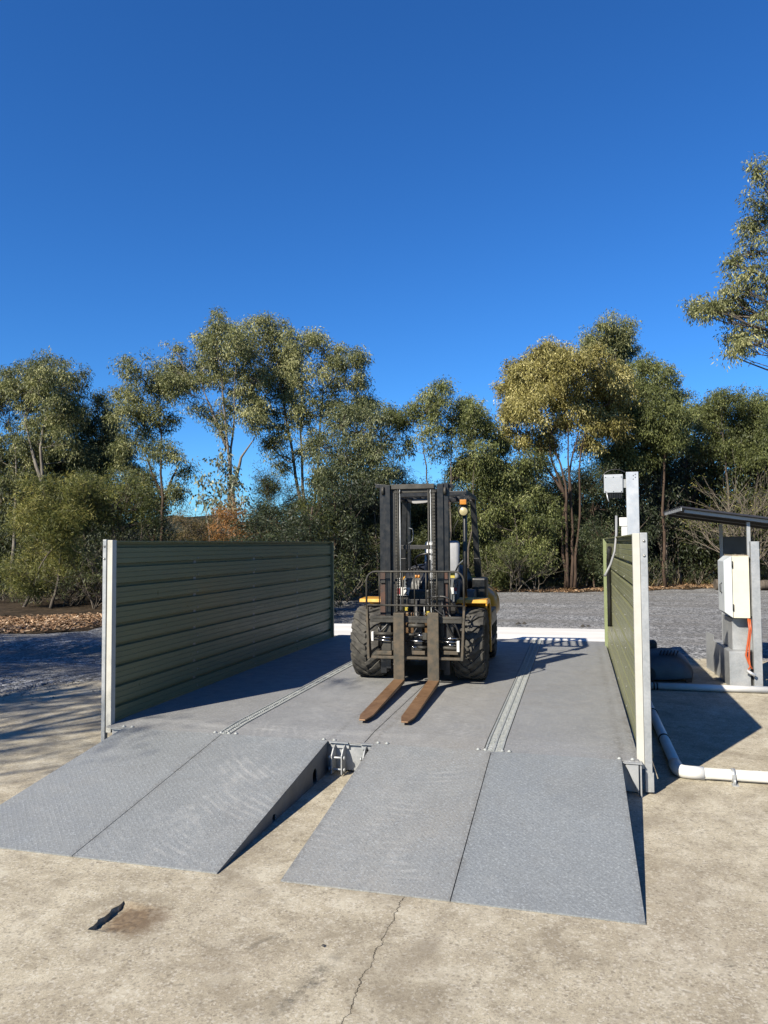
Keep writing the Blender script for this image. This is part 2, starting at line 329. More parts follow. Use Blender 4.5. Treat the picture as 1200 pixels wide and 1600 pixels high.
# ------------------------------------------------------------------ ground
def struct(o): o['kind'] = 'structure'; return o
def sheet(name, pts, z, mat):
    me = bpy.data.meshes.new(name); me.from_pydata([(x, y, z) for x, y in pts], [], [tuple(range(len(pts)))]); me.materials.append(mat)
    o = bpy.data.objects.new(name, me); COL.objects.link(o); return struct(o)
def bumpy(X, Y, s=0):
    return (np.sin(X*.9+Y*.35+s)*np.sin(Y*1.3-X*.22+s*2)*.5 + np.sin(X*2.7+1.3+Y*.9)*np.sin(Y*3.1+X*.7)*.3 + np.sin(X*5.1-Y*4.3)*.2)
def grid(name, xs, ys, zf, mat):
    X, Y = np.meshgrid(xs, ys); Z = zf(X, Y); n, m = X.shape
    me = bpy.data.meshes.new(name); vs = np.stack([X, Y, Z], -1).reshape(-1, 3)
    idx = np.arange(n*m).reshape(n, m); f = np.stack([idx[:-1, :-1], idx[:-1, 1:], idx[1:, 1:], idx[1:, :-1]], -1).reshape(-1, 4)
    me.from_pydata(vs.tolist(), [], f.tolist()); me.materials.append(mat); me.polygons.foreach_set('use_smooth', [True]*len(f))
    o = bpy.data.objects.new(name, me); COL.objects.link(o); return struct(o)
sheet('terrain', [(-900, -300), (900, -300), (900, 1500), (-900, 1500)], -.10, SOIL)
def zg(X, Y):
    z = -.035 + bumpy(X, Y)*.02
    z += .055*np.exp(-((Y-(9.2+.25*(X+8)))**2)/.5)*(X < -6.9)*(X > -40)          # windrow along the slab edge
    z += .03*np.sin(Y*2.2+X*.25)*(X < -6.5)*(Y > 9)
    return z
def front(x):      # near edge of the trees
    return np.interp(x, [-60, -17, -13, -11.5, -9.5, -8, -2.7, 0, 5.6, 9, 60], [4, 12.5, 14.7, 16.4, 22.5, 28.6, 31.3, 31.6, 35, 33.2, 33])
grid('gravel_yard', np.arange(-45, 30.1, .3), np.arange(-12, 38.1, .3), lambda X, Y: np.where((Y > front(X)+1.5) | ((X > np.interp(Y, [-6, 3, 8.5, 10.2, 11.4, 13.6], [-9.5, -8.3, -7.62, -7.2, -6.6, -6.3])+.45) & (X < 15.5) & (Y < 13.1) & (Y > -5.5)), -.3, zg(X, Y)), GRAVEL)
# leaf-litter verge as ground
xs = np.linspace(-45, 30, 200); vv = []; ff = []
for i, x in enumerate(xs):
    f0 = float(front(x)); k = .22*math.sin(x*2.3)+.15*math.sin(x*5.1)
    for j, (dy, z) in enumerate(((-.7+k, -.06), (-.2, .0), (.8, .03), (2.5, .05), (9, .1))): vv.append((x-dy*.25*(x < -9), f0+dy, z+.03*math.sin(x*3+j)))
for i in range(len(xs)-1):
    for j in range(4): a = i*5+j; ff.append((a, a+5, a+6, a+1))
me = bpy.data.meshes.new('forest_floor'); me.from_pydata(vv, [], ff); me.materials.append(SOIL)
o = bpy.data.objects.new('forest_floor', me); COL.objects.link(o); struct(o)

# concrete slab with the square recess
mb = MB()
PX0, PX1, PY0, PY1 = -2.505, -2.27, 3.385, 3.705; _j = random.Random(9); JAG = [0]+[.007*math.sin(i*1.1)+_j.uniform(-.0035, .0035) for i in range(15)]+[0]
def quad(a, b, c, d): mb.add([a, b, c, d], [(0, 1, 2, 3)])
L = [(-9.5, -6), (-8.3, 3.0), (-8.05, 6.2), (-7.75, 7.6), (-7.62, 8.5), (-7.3, 9.4), (-7.2, 10.2), (-6.6, 11.4), (-6.3, 13.6)]
Rr = 2.12
ysl = sorted(set([p[1] for p in L] + [PY0, PY1]))
def lx(y): return float(np.interp(y, [p[1] for p in L], [p[0] for p in L]))
for y0, y1 in zip(ysl[:-1], ysl[1:]):
    xr0 = 16 if y1 <= 13.7 else Rr
    if y0 == PY0:
        jj = [(PX0+JAG[j], PY0+(PY1-PY0)*j/16, 0) for j in range(17)]; mb.add([(lx(y0), y0, 0)]+jj+[(lx(y1), y1, 0)], [tuple(range(19))]); quad((PX1, y0, 0), (xr0, y0, 0), (xr0, y1, 0), (PX1, y1, 0))
    else: quad((lx(y0), y0, 0), (xr0, y0, 0), (xr0, y1, 0), (lx(y1), y1, 0))
for y0, y1 in zip(ysl[:-1], ysl[1:]): quad((lx(y0), y0, 0), (lx(y1), y1, 0), (lx(y1), y1, -.09), (lx(y0), y0, -.09))
quad((lx(13.6), 13.6, 0), (16, 13.6, 0), (16, 13.6, -.09), (lx(13.6), 13.6, -.09))
slab = struct(mb.build('concrete_slab', CONC))
mb = MB(); nx_, ny_ = 14, 16; rnd = random.Random(3); gv = []
for j in range(ny_+1):
    for i in range(nx_+1):
        u = i/nx_; v_ = j/ny_; dpt = -.036*max(0, 1-u)**1.3*min(1, v_*5)*min(1, (1-v_)*7)
        if i not in (0, nx_) and j not in (0, ny_): dpt += rnd.uniform(-.004, .004)
        if i == 0: dpt = -.036 if 0 < j < ny_ else 0
        gv.append((PX0+JAG[j]*(1-u)+(PX1-PX0)*u, PY0+(PY1-PY0)*v_, dpt if 0 < u < 1 or i == 0 else 0))
mb.add(gv, [(j*(nx_+1)+i, j*(nx_+1)+i+1, (j+1)*(nx_+1)+i+1, (j+1)*(nx_+1)+i) for j in range(ny_) for i in range(nx_)], False)
mb.add([(PX0+JAG[j], PY0+(PY1-PY0)*j/16, z_) for j in range(17) for z_ in (0, -.037)], [(2*j, 2*j+2, 2*j+3, 2*j+1) for j in range(16)])
PITM = worn('damp_stained_concrete', (.16, .12, .08), (.27, .22, .15), .9, 0, 9, bump=.6); struct(mb.build('slab_recess', CONC))

# raised pale approach slab beyond the deck
mb = MB(); za = .262
T = [(-9.0, 13.36, za), (.57, 13.36, za), (.62, 15.4, za), (.60, 17.2, .02), (-9.4, 17.3, .02), (-9.2, 15.3, za)]
B = [(-9.6, 13.2, -.05), (1.30, 13.9, -.05), (1.38, 15.9, -.05), (1.34, 17.6, -.05), (-9.9, 17.8, -.05), (-9.9, 15.3, -.05)]
mb.add(T+B, [(0, 1, 2, 5), (5, 2, 3, 4), (0, 6, 7, 1), (1, 7, 8, 2), (2, 8, 9, 3), (3, 9, 10, 4), (4, 10, 11, 5), (5, 11, 6, 0)])
struct(mb.build('approach_slab', PALE))

# hills far off
HILL = Mat('wooded_hill', .95, 0, .1); n = HILL.noise(.06, 8, .7); HILL.col(HILL.ramp(n, [(.35, (.035, .045, .035)), (.65, (.085, .09, .06))])); HILL.bump(n, 1, 8)
hx = np.linspace(-520, 420, 90)
mb = MB(); prof = []
for i, x in enumerate(hx):
    h = 26 + 16*math.exp(-((x+205)/38)**2) + 9*math.exp(-((x+120)/60)**2) + 5*math.sin(x*.031) + 2.2*math.sin(x*.13+1) + math.sin(x*.41)
    prof += [(x, 470, -1), (x, 560, h*.6), (x, 640, h), (x, 760, -1)]
mb.add(prof, [(i*4+j, i*4+j+1, i*4+4+j+1, i*4+4+j) for i in range(len(hx)-1) for j in range(3)], True)
struct(mb.build('hills', HILL.mat))

# ------------------------------------------------------------------ ramps
YF, YD, ZD, ZF = 4.13, 6.19, .272, .285
def ramp(x0, x1, label, skirts):
    t = empty('steel_ramp', ((x0+x1)/2, YF, 0), 0, label, 'ramp', 'steel ramps at the near end of the deck')
    a, b = -(x1-x0)/2+.003, (x1-x0)/2-.003; Lr = YD-YF
    nrm = Vector((0, -ZD, Lr)).normalized()*.008
    p0, p1 = Vector((0, 0, .009)), Vector((0, Lr-.004, ZD))
    mb = MB(); mb.hexa([(a, p0.y, p0.z-.008), (b, p0.y, p0.z-.008), (b, p1.y, p1.z-.008), (a, p1.y, p1.z-.008), (a, p0.y, p0.z), (b, p0.y, p0.z), (b, p1.y, p1.z), (a, p1.y, p1.z)])
    pl = mb.build('top_plate', RAMP, t)
    # side skirts with lifting holes
    for sx in (a, b-.008):
        bm = bmesh.new()
        out = [(0.03, .002), (Lr-.03, .002), (Lr-.03, ZD-.014), (.03, .004)]
        vo = [bm.verts.new((0, y, z)) for y, z in out]
        e = [bm.edges.new((vo[i], vo[(i+1) % 4])) for i in range(4)]
        for hy, hw, hh in ((Lr-.34, .05, .13), (Lr*.42, .03, .045)):
            ring = [(hy-hw, .003), (hy-hw, hh*.6)] + [(hy-hw*math.cos(k*math.pi/8), hh*.6+hw*math.sin(k*math.pi/8)) for k in range(1, 8)] + [(hy+hw, hh*.6), (hy+hw, .003)]
            vr = [bm.verts.new((0, y, z)) for y, z in ring]; e += [bm.edges.new((vr[i], vr[(i+1) % len(vr)])) for i in range(len(vr))]
        bmesh.ops.triangle_fill(bm, edges=e, use_beauty=True)
        r = bmesh.ops.extrude_face_region(bm, geom=list(bm.faces)); bmesh.ops.translate(bm, vec=(.008, 0, 0), verts=[q for q in r['geom'] if isinstance(q, bmesh.types.BMVert)])
        bmesh.ops.recalc_face_normals(bm, faces=bm.faces)
        me = bpy.data.meshes.new('side_skirt'); bm.to_mesh(me); bm.free(); me.materials.append(RAMPSIDE)
        so = bpy.data.objects.new('side_skirt', me); COL.objects.link(so); so.parent = t; so.location = (sx, 0, 0)
    # cross stiffeners underneath
    mb = MB()
    for fy in (.45, .95, 1.45, 1.95): mb.box((a+.01, fy, .004), (b-.01, fy+.008, fy/Lr*ZD-.012))
    mb.build('stiffener', RAMPSIDE, t)
    return t
ramp(.317-1.034, .317, 'clean blue grey steel ramp on the right, beneath the right fence', 1)
ramp(-1.738, -.717, 'dusty grey steel ramp bordering the right side of the open gap', 1)
ramp(-3.175, -2.146, 'grey steel ramp with an exposed holed side plate left of the gap', 1)
ramp(-4.20, -3.175, 'leftmost grey steel ramp, running out of the photo at its left corner', 1)

# ------------------------------------------------------------------ weigh deck modules
def deck(x0, x1, label, xs_, YE):
    """YE far end; xs_ strip span"""
    t = empty('weigh_deck', ((x0+x1)/2, YD, 0), 0, label, 'platform', 'weighbridge deck modules')
    ox = (x0+x1)/2
    def plate(a, b):
        mb = MB(); n = [(0, ZD-.004), (.34, ZF), (YE-YD, ZF)]
        vs = [(a-ox, y, z) for y, z in n]+[(b-ox, y, z) for y, z in n]+[(a-ox, y, z-.01) for y, z in n]+[(b-ox, y, z-.01) for y, z in n]
        mb.add(vs, [(0, 3, 4, 1), (1, 4, 5, 2), (6, 7, 10, 9), (7, 8, 11, 10), (0, 6, 9, 3), (2, 5, 11, 8), (0, 1, 7, 6), (1, 2, 8, 7), (3, 9, 10, 4), (4, 10, 11, 5)])
        mb.build('deck_plate', DECK, t)
    s0, s1 = xs_
    plate(x0+.004, s0-.011); plate(s1+.006, x1-.004)
    # perforated galvanised grip strip, slightly raised, hugging the step at its near end
    mb = MB(); ys = [0.0, .34]+[.34+k*(YE-YD-.34)/24 for k in range(1, 25)]; ny = 0
    y = 0.012; zz = lambda y: (ZD-.004+(ZF-ZD+.004)*min(1, y/.34))
    for xo in (s0, s1-.016, (s0+s1)/2-.008):
        mb.hexa([(xo-ox, .005, zz(0)-.02), (xo+.016-ox, .005, zz(0)-.02), (xo+.016-ox, .34, ZF-.02), (xo-ox, .34, ZF-.02), (xo-ox, .005, zz(0)+.007), (xo+.016-ox, .005, zz(0)+.007), (xo+.016-ox, .34, ZF+.007), (xo-ox, .34, ZF+.007)])
        mb.box((xo-ox, .341, ZF-.02), (xo+.016-ox, YE-YD, ZF+.007))
    while y < YE-YD-.03:
        z = zz(y); mb.box((s0+.017-ox, y, z-.018), (s1-.017-ox, y+.020, z+.002))
        if int(y*40) % 2 == 0: mb.box((s0+.045-ox, y+.001, z), (s0+.058-ox, y+.02, z+.010)); mb.box((s1-.058-ox, y+.001, z), (s1-.045-ox, y+.02, z+.010))
        y += .042
    mb.build('grip_strip', GRATE, t)
    mb = MB(); mb.box((s0-.004-ox, .02, .16), (s1+.004-ox, YE-YD-.02, ZF-.03)); mb.build('strip_channel', BLACKD, t)
    # galvanised beams under the deck
    mb = MB(); mb.box((x0+.05-ox, .03, .03), (x1-.01-ox, .038, ZD-.017)); mb.box((x0+.05-ox, .0, ZD-.026), (x1-.01-ox, .03, ZD-.017)); mb.box((x0+.05-ox, .03, .02), (x1-.01-ox, .09, .029))
    mb.build('end_beam', GALV, t)
    mb = MB(); mb.box((x0+.02-ox, .1, .03), (x0+.10-ox, YE-YD, ZF-.013)); mb.box((x1-.12-ox, .1, .03), (x1-.045-ox, YE-YD, ZF-.013)); mb.build('side_beam', GALV, t)
    return t
dl = deck(-4.40, -1.82, 'left half of the grey steel deck, in the shadow of the left fence', (-3.222, -3.100), 13.30)
dr = deck(-1.82, .45, 'right half of the grey steel deck, lying beside the sunlit green fence', (-.775, -.625), 13.30)
# dome head bolts and washers along the front edge
def bolts(t, xs_):
    ox = t.location.x
    for x in xs_:
        mb = MB(); mb.lathe([(0, .0), (0, .019), (.005, .019), (.005, .012), (.012, .010), (.014, .0)], (x-ox, .028, ZD-.002), 'z', 14); mb.build('bolt', GRATE, t)
bolts(dl, (-4.22, -4.13, -3.26, -3.20, -3.12, -3.05, -2.20, -2.10)); bolts(dr, (-1.70, -1.62, -.83, -.77, -.63, -.57, .30, .40))
# coupling hardware in the open gap
def coupling(t, cx_, flip):
    ox = t.location.x; mb = MB(); y = -.012
    x0 = cx_-ox
    mb.box((x0-.085, -.02, ZD-.012), (x0+.085, .025, ZD-.004))                 # top lip
    mb.box((x0-.085, .008, ZD-.06), (x0+.085, .016, ZD-.014))
    mb.build('lip_angle', GALV, t)
    for s in (-.045, .045):
        mb = MB(); mb.add([(x0+s, -.10, .015), (x0+s, .02, .015), (x0+s, .02, ZD-.02), (x0+s, -.05, ZD-.05), (x0+s, -.10, ZD-.10),
                           (x0+s+.009, -.10, .015), (x0+s+.009, .02, .015), (x0+s+.009, .02, ZD-.02), (x0+s+.009, -.05, ZD-.05), (x0+s+.009, -.10, ZD-.10)],
                          [(0, 1, 2, 3, 4), (9, 8, 7, 6, 5), (0, 5, 6, 1), (1, 6, 7, 2), (2, 7, 8, 3), (3, 8, 9, 4), (4, 9, 5, 0)]); mb.build('bracket_plate', GALV, t)
    for z in (.05, .15):
        mb = MB(); mb.cyl((x0-.07, -.07, z), (x0+.075, -.07, z), .009, 10)
        for xx in (-.072, .062): mb.cyl((x0+xx, -.07, z), (x0+xx+.012, -.07, z), .018, 6)
        mb.build('coupling_bolt', GALV, t)
coupling(dl, -2.045, 0); coupling(dr, -1.76, 1)

# ------------------------------------------------------------------ side fences
def side_fence(name, X, Y0, Y1, inward, label, zb, zt, hw):
    """sheet-steel wall along Y; inward = +1 if its deck side faces +x"""
    t = empty(name, (X, Y0, 0), 0, label, 'fence')
    s = inward; L_ = Y1-Y0
    # ribbed profile in z
    prof = []; z = zb+.02; pitch = .1965
    while z < zt-.03:
        for dz, d in ((0, 0), (.045, 0), (.048, .003), (.052, .003), (.055, 0), (.098, 0), (.101, .003), (.105, .003), (.108, 0), (.150, 0), (.160, .026), (.186, .026), (.1955, 0)):
            if z+dz < zt-.02: prof.append((z+dz, d))
        z += pitch
    prof.append((zt-.012, 0))
    ny = 30; vs = []
    for j in range(ny+1):
        y = .06+(L_-.11)*j/ny
        for (z, d) in prof: vs.append((s*(.004-d*1.5+.0015*math.sin(y*2.1+z*5)), y, z))
    m_ = len(prof)
    mb = MB(); mb.add(vs, [(j*m_+i, j*m_+i+1, (j+1)*m_+i+1, (j+1)*m_+i) for j in range(ny) for i in range(m_-1)]); mb.build('ribbed_sheet', SHEET, t, solid=.0015)
    # top and bottom rails
    mb = MB(); mb.box((-.024, .05, zt-.016), (.036 if s > 0 else .024, L_-.05, zt-.006)) if s > 0 else mb.box((-.036, .05, zt-.016), (.024, L_-.05, zt-.006))
    mb.box((-.072*s-.018, .05, zt-.06), (-.072*s+.018, L_-.05, zt-.0165)); mb.box((-.072*s-.018, .05, zb+.03), (-.072*s+.018, L_-.05, zb+.08)); mb.build('rail', SHEET, t)
    # near post: galvanised hollow section with cream channel facing the deck
    mb = MB(); xo = -s*.048; mb.box((xo-hw, -.022, .015), (xo+hw, .028, zt+.005))
    p = mb.build('near_post', GALV, t, bevel=.004)
    mb = MB(); cx_ = s*.010; mb.box((min(cx_-.028*s, cx_+.028*s), -.018, zb-.04), (max(cx_-.028*s, cx_+.028*s), .05, zt+.0)); mb.build('edge_channel', CREAM, t, bevel=.003)
    for zz_ in (zt-.06, zt-.18):
        mb = MB(); mb.lathe([(0, 0), (-.001, .011), (-.007, .010), (-.010, 0)], (xo, -.023, zz_), 'y', 10); mb.build('post_bolt', SCREW, p)
    mb = MB(); mb.box((min(0, s*.05), L_-.05, zb-.03), (max(0, s*.05), L_, zt-.01)); mb.box((-s*.1 if s > 0 else 0, L_-.049, .02), (0 if s > 0 else .1, L_-.001, zt-.012)); mb.build('far_post', GREENP if s < 0 else SHEET, t, bevel=.003)
    # intermediate posts on the outside
    for k in (1, 2, 3):
        mb = MB(); yk = L_*k/4; mb.box((-s*.05-.02 if s > 0 else .05-.02, yk, .02), (-s*.05+.02 if s > 0 else .05+.02, yk+.05, zt-.07)); mb.build('post', GALV, t)
    mb = MB(); mb.lathe([(0, .0), (s*.001, .009), (s*.006, .008), (s*.008, 0)], (0, 0, 0), 'x', 8); sc0 = mb.build('screw', SCREW, t); first = True
    for k in range(5):
        yk = .08+(L_-.18)*k/4; z = zb+.04
        while z < zt-.02:
            o_ = sc0 if first else sc0.copy()
            if not first: COL.objects.link(o_)
            o_.location = (s*.006, yk, z+(.055 if (int(z*50) % 2) else 0)); first = False; z += pitch
    return t
side_fence('side_fence', -4.42, 6.26, 12.95, 1, 'shaded dark olive ribbed steel fence along the left side of the deck', .235, 2.055, .020)
side_fence('side_fence', .475, 6.26, 12.80, -1, 'sunlit pale green ribbed steel fence along the right side of the deck', .235, 2.072, .028)
# galvanised foot bracket at the near right corner, part of the deck
mb = MB(); ox = dr.location.x
mb.box((.335-ox, -.03, ZD-.022), (.47-ox, .05, ZD-.014)); mb.add([(.345-ox, -.026, ZD-.03), (.44-ox, -.026, .02), (.44-ox, -.026, ZD-.03), (.345-ox, -.018, ZD-.03), (.44-ox, -.018, .02), (.44-ox, -.018, ZD-.03)], [(0, 1, 2), (5, 4, 3), (0, 3, 4, 1), (1, 4, 5, 2), (2, 5, 3, 0)])
mb.box((.452-ox, -.05, .0), (.462-ox, .03, ZD-.03)); mb.build('corner_bracket', GALV, dr)
mb = MB(); mb.box((.535, 6.235, .02), (.56, 6.29, .17)); o = mb.build('post_shoe', GALV, None)
tag(o, 'short galvanised shoe plate bolted to the foot of the right fence post', 'bracket')

# ------------------------------------------------------------------ forklift
FO = Vector((-1.955, 9.30, ZF)); FA = R_(2.0)
fk = empty('forklift', FO, FA, 'black and yellow rough terrain forklift parked on the deck with its forks lowered', 'forklift')
FI = (Matrix.Translation(FO) @ Matrix.Rotation(FA, 4, 'Z')).inverted()
def lc(px, py, yl):
    """local forklift point on the local plane y = yl seen at a photo pixel"""
    d = Vector(ray(px, py)); c = FI @ Vector((0, 0, CAM_H)); dd = FI.to_3x3() @ d; return c + dd*((yl-c.y)/dd.y)
def wheel(x, y, Rt, W, sgn, cat='wheel'):
    t = MB(); wt = bpy.data.objects.new('wheel', None)
    h = W/2; rim = Rt*.52
    prof = [(-h*.72, rim), (-h*.96, rim+.03), (-h*1.0, Rt*.80), (-h*.93, Rt*.93), (-h*.6, Rt-.026), (0, Rt-.020), (h*.6, Rt-.026), (h*.93, Rt*.93), (h*1.0, Rt*.80), (h*.96, rim+.03), (h*.72, rim)]
    t.lathe(prof, (0, 0, 0), 'x', 48)
    NL = 19
    for side in (-1, 1):
        for k in range(NL):
            th0 = 2*math.pi*(k+(0.5 if side > 0 else 0))/NL
            secs = []
            for (xf, rr, dth, wd) in ((-.06, Rt+.004, 0, .055), (.30, Rt+.004, .10, .060), (.62, Rt, .24, .075), (.93, Rt*.975, .34, .10), (1.035, Rt*.90, .36, .10), (1.02, Rt*.80, .37, .085)):
                th = th0-dth; x_ = side*xf*h; dn = .045
                q = []
                for (a_, r_) in ((-wd, rr), (wd, rr), (wd*1.2, rr-dn), (-wd*1.2, rr-dn)):
                    q.append((x_ if xf < 1 or r_ == rr else x_*.93, -math.sin(th+a_)*r_, math.cos(th+a_)*r_))
                secs.append(q)
            vs = [p for q in secs for p in q]; fs = []
            for i in range(len(secs)-1):
                for j in range(4): fs.append((i*4+j, i*4+(j+1) % 4, (i+1)*4+(j+1) % 4, (i+1)*4+j))
            fs += [(0, 1, 2, 3), tuple(len(vs)-4+j for j in (3, 2, 1, 0))]
            t.add(vs, fs)
    hub = empty('wheel', (x, y, Rt)); hub.parent = fk
    t.build('tyre', RUB, hub)
    m_ = MB(); m_.lathe([(-h*.72, rim), (-h*.6, rim-.02), (-h*.1, rim-.03), (h*.2, rim*.45), (h*.62, rim*.4), (h*.66, 0)] if sgn > 0 else [(h*.72, rim), (h*.6, rim-.02), (h*.1, rim-.03), (-h*.2, rim*.45), (-h*.62, rim*.4), (-h*.66, 0)], (0, 0, 0), 'x', 32)
    m_.lathe([(-sgn*h*.7, rim-.01), (sgn*h*.7, rim-.01), (sgn*h*.72, rim+.006)], (0, 0, 0), 'x', 32)
    for k in range(8):
        an = k*math.pi/4; m_.cyl((sgn*h*.2, math.cos(an)*rim*.62, math.sin(an)*rim*.62), (sgn*h*.34, math.cos(an)*rim*.62, math.sin(an)*rim*.62), .016, 6)
    m_.build('rim', YEL, hub)
wheel(-.645, 0, .455, .375, -1); wheel(.645, 0, .455, .375, 1)
wheel(-.67, 1.86, .37, .28, -1); wheel(.67, 1.86, .37, .28, 1)

YM = -.56   # mast plane
def P(px, py, y=YM): return lc(px, py, y)
# mast: outer and inner channels
zt = P(600, 757).z
tilt = lambda z: 0
def rail(px0, px1, ztop, zbot, y0, y1, name, mat, web):
    a = P(px0, 800, y0).x; b = P(px1, 800, y0).x
    mb = MB(); z0, z1 = zbot, ztop
    mb.box((a, y0, z0), (b, y0+.018, z1)); mb.box((a, y1-.018, z0), (b, y1, z1))
    if web < 0: mb.box((a, y0+.018, z0), (a+.016, y1-.018, z1))
    else: mb.box((b-.016, y0+.018, z0), (b, y1-.018, z1))
    return mb.build(name, mat, fk, bevel=.002)
mast = []
rail(593.5, 602.5, zt, .14, YM, YM+.13, 'outer_mast_rail', BLACK, -1)
rail(601.8, 609.5, zt-.01, .20, YM-.02, YM+.10, 'inner_mast_rail', BLACK, 1)
rail(683, 692.5, zt-.01, .20, YM-.02, YM+.10, 'inner_mast_rail', BLACK, -1)
rail(691.5, 700.5, zt, .14, YM, YM+.13, 'outer_mast_rail', BLACK, 1)
rail(610, 616.5, zt-.06, .25, YM+.03, YM+.13, 'carriage_mast_rail', BLACKD, 1)
rail(675.5, 682, zt-.06, .25, YM+.03, YM+.13, 'carriage_mast_rail', BLACKD, -1)
# rusty lower faces
for (a, b) in ((594, 602), (692.5, 700)):
    p0, p1 = P(a, 892, YM-.004), P(b, 960, YM-.004); mb = MB(); mb.box((p0.x, YM-.006, .62), (p1.x, YM-.001, P(0, 892).z)); mb.build('rusty_rail_face', RUSTD, fk)
# rollers at the mast head
for px in (598, 695):
    c = P(px, 767, YM-.03); mb = MB(); mb.lathe([(-.014, .0), (-.014, .050), (.014, .050), (.014, 0)], (c.x, YM+.0, c.z), 'x', 20); mb.build('mast_roller', GREYST, fk)
# crossbars
def hbar(px0, px1, py0, py1, y, dep, name, mat, bevel=.003, par=None):
    a = P(px0, py0, y); b = P(px1, py1, y); mb = MB(); mb.box((min(a.x, b.x), y, min(a.z, b.z)), (max(a.x, b.x), y+dep, max(a.z, b.z))); return mb.build(name, mat, par or fk, bevel=bevel)
hbar(611, 678, 757, 763, YM+.0, .07, 'mast_crossbar', GREYST); hbar(612, 680, 764.5, 769, YM+.03, .07, 'mast_crossbar', GREYST)
hbar(601, 693, 936, 944, YM+.13, .06, 'mast_crossbar', BLACKD); hbar(596, 699, 852, 858, YM+.13, .05, 'mast_crossbar', BLACKD)
hbar(586, 596, 757, 762, YM+.05, .05, 'mast_lug', BLACK); hbar(698, 708, 756, 762, YM+.05, .05, 'mast_lug', BLACK)
for px in (598, 697):   # rail straps
    hbar(px-4, px+4, 905, 911, YM-.03, .028, 'rail_strap', BLACKD)
# lift cylinders and chain
for px in (614.5, 680):
    a, b = P(px, 775, YM+.1), P(px, 955, YM+.1); mb = MB(); mb.cyl((a.x, YM+.17, .25), (a.x, YM+.17, a.z-.6), .032, 16); mb.build('lift_cylinder', BLACK, fk)
    mb = MB(); mb.cyl((a.x, YM+.17, a.z-.6), (a.x, YM+.17, a.z), .019, 14); mb.build('lift_rod', CHROME, fk)
c0 = P(647, 775)
mb = MB(); mb.cyl((c0.x, YM+.14, .3), (c0.x, YM+.14, 1.02), .04, 18); mb.build('centre_cylinder', BLACKD, fk)
for px, r_, mt in ((621.5, .009, GREYST), (624.5, .006, GALV), (669, .010, GREYST), (672.5, .006, GALV)):
    a = P(px, 765, YM-.01); mb = MB(); mb.tube([(a.x, YM-.01, a.z), (a.x+.004, YM-.02, .9)], r_, 8); mb.build('hydraulic_hose', mt, fk)
# chain with individual links shaped in one strap
for px in (677, 618.6):
    a = P(px, 768, YM); mb = MB(); z = .78; k = 0
    while z < a.z:
        wd = .020 if px > 650 else .012
        mb.box((a.x-wd, YM-.012, z), (a.x+wd, YM+.008, z+.024)); mb.cyl((a.x-wd-.004, YM-.006, z+.030), (a.x+wd+.004, YM-.006, z+.030), .005, 6); z += .038
    mb.build('lift_chain', GREYST, fk)
# chain anchor pulleys
for px in (623, 671):
    c = P(px, 770); mb = MB(); mb.lathe([(-.02, 0), (-.02, .04), (-.006, .032), (.006, .032), (.02, .04), (.02, 0)], (c.x, YM+.02, c.z-.0), 'x', 18); mb.build('chain_pulley', GREYST, fk)

# load backrest
YB = -.70
q = lambda px, py: P(px, py, YB)
tl, tr = q(572.5, 893), q(724.5, 893.5); zb_ = q(600, 1029).z; zm = q(600, 945.5).z; zl = tl.z; rr = .115
arc = lambda cx_, cz, a0, a1: [(cx_+rr*math.cos(a0+(a1-a0)*k/6), YB, cz+rr*math.sin(a0+(a1-a0)*k/6)) for k in range(7)]
mb = MB(); mb.tube([(tl.x, YB, zm-.05), (tl.x, YB, zl-rr)] + arc(tl.x+rr, zl-rr, math.pi, math.pi/2)[1:] + arc(tr.x-rr, zl-rr, math.pi/2, 0) + [(tr.x, YB, zm-.05)], .0125, 10)
br = empty('load_backrest', (0, 0, 0)); br.parent = fk
mb.build('hoop', GREYST, br)
mb = MB(); mb.tube([(tl.x, YB, zm), (tr.x, YB, zm)], .011, 8); mb.build('cross_rail', GREYST, br)
for px in (592.5, 611, 629, 647.5, 665.5, 682.5, 702.5):
    a = q(px, 900); e = zm if px not in (629,) else zm-.12
    mb = MB(); mb.tube([(a.x, YB+.001, zl), (a.x, YB+.001, e)], .0075, 8); mb.build('upright_bar', GREYST, br)
for x_, s_ in ((tl.x, 1), (tr.x, -1)):
    mb = MB(); mb.add([(x_-.012, YB-.01, zm), (x_+.012, YB-.01, zm), (x_+.028*s_+.010, YB-.02, zb_), (x_+.028*s_-.018, YB-.02, zb_), (x_-.012, YB+.05, zm), (x_+.012, YB+.05, zm), (x_+.028*s_+.010, YB+.10, zb_), (x_+.028*s_-.018, YB+.10, zb_)],
                      [(0, 1, 2, 3), (7, 6, 5, 4), (0, 4, 5, 1), (1, 5, 6, 2), (2, 6, 7, 3), (3, 7, 4, 0)]); mb.build('side_plate', FORKV, br)

# carriage
YC = -.72
def cbar(px0, px1, py0, py1, dep, name, mat, y=YC+.03, bevel=.004):
    a = P(px0, py0, y); b = P(px1, py1, y); mb = MB(); mb.box((a.x, y, b.z), (b.x, y+dep, a.z)); return mb.build(name, mat, fk, bevel=bevel)
cbar(578, 722, 962, 974.5, .05, 'carriage_top_bar', GREYST); cbar(582, 720, 966, 968, .056, 'carriage_top_lip', FORKV, YC+.024)
cbar(580, 720, 1024.5, 1032.5, .05, 'carriage_bottom_bar', FORKV, YC+.0)
for (a, b) in ((587, 612), (644, 664), (693, 716)): cbar(a, b, 1017, 1023.5, .07, 'bar_block', FORKV, YC+.04)
cbar(596, 611, 976, 1022, .05, 'carriage_plate', GREYST, YC+.09); cbar(646, 660, 976, 1022, .04, 'carriage_plate', BLACKD, YC+.12); cbar(697, 709, 976, 1022, .05, 'carriage_plate', BLACKD, YC+.09)
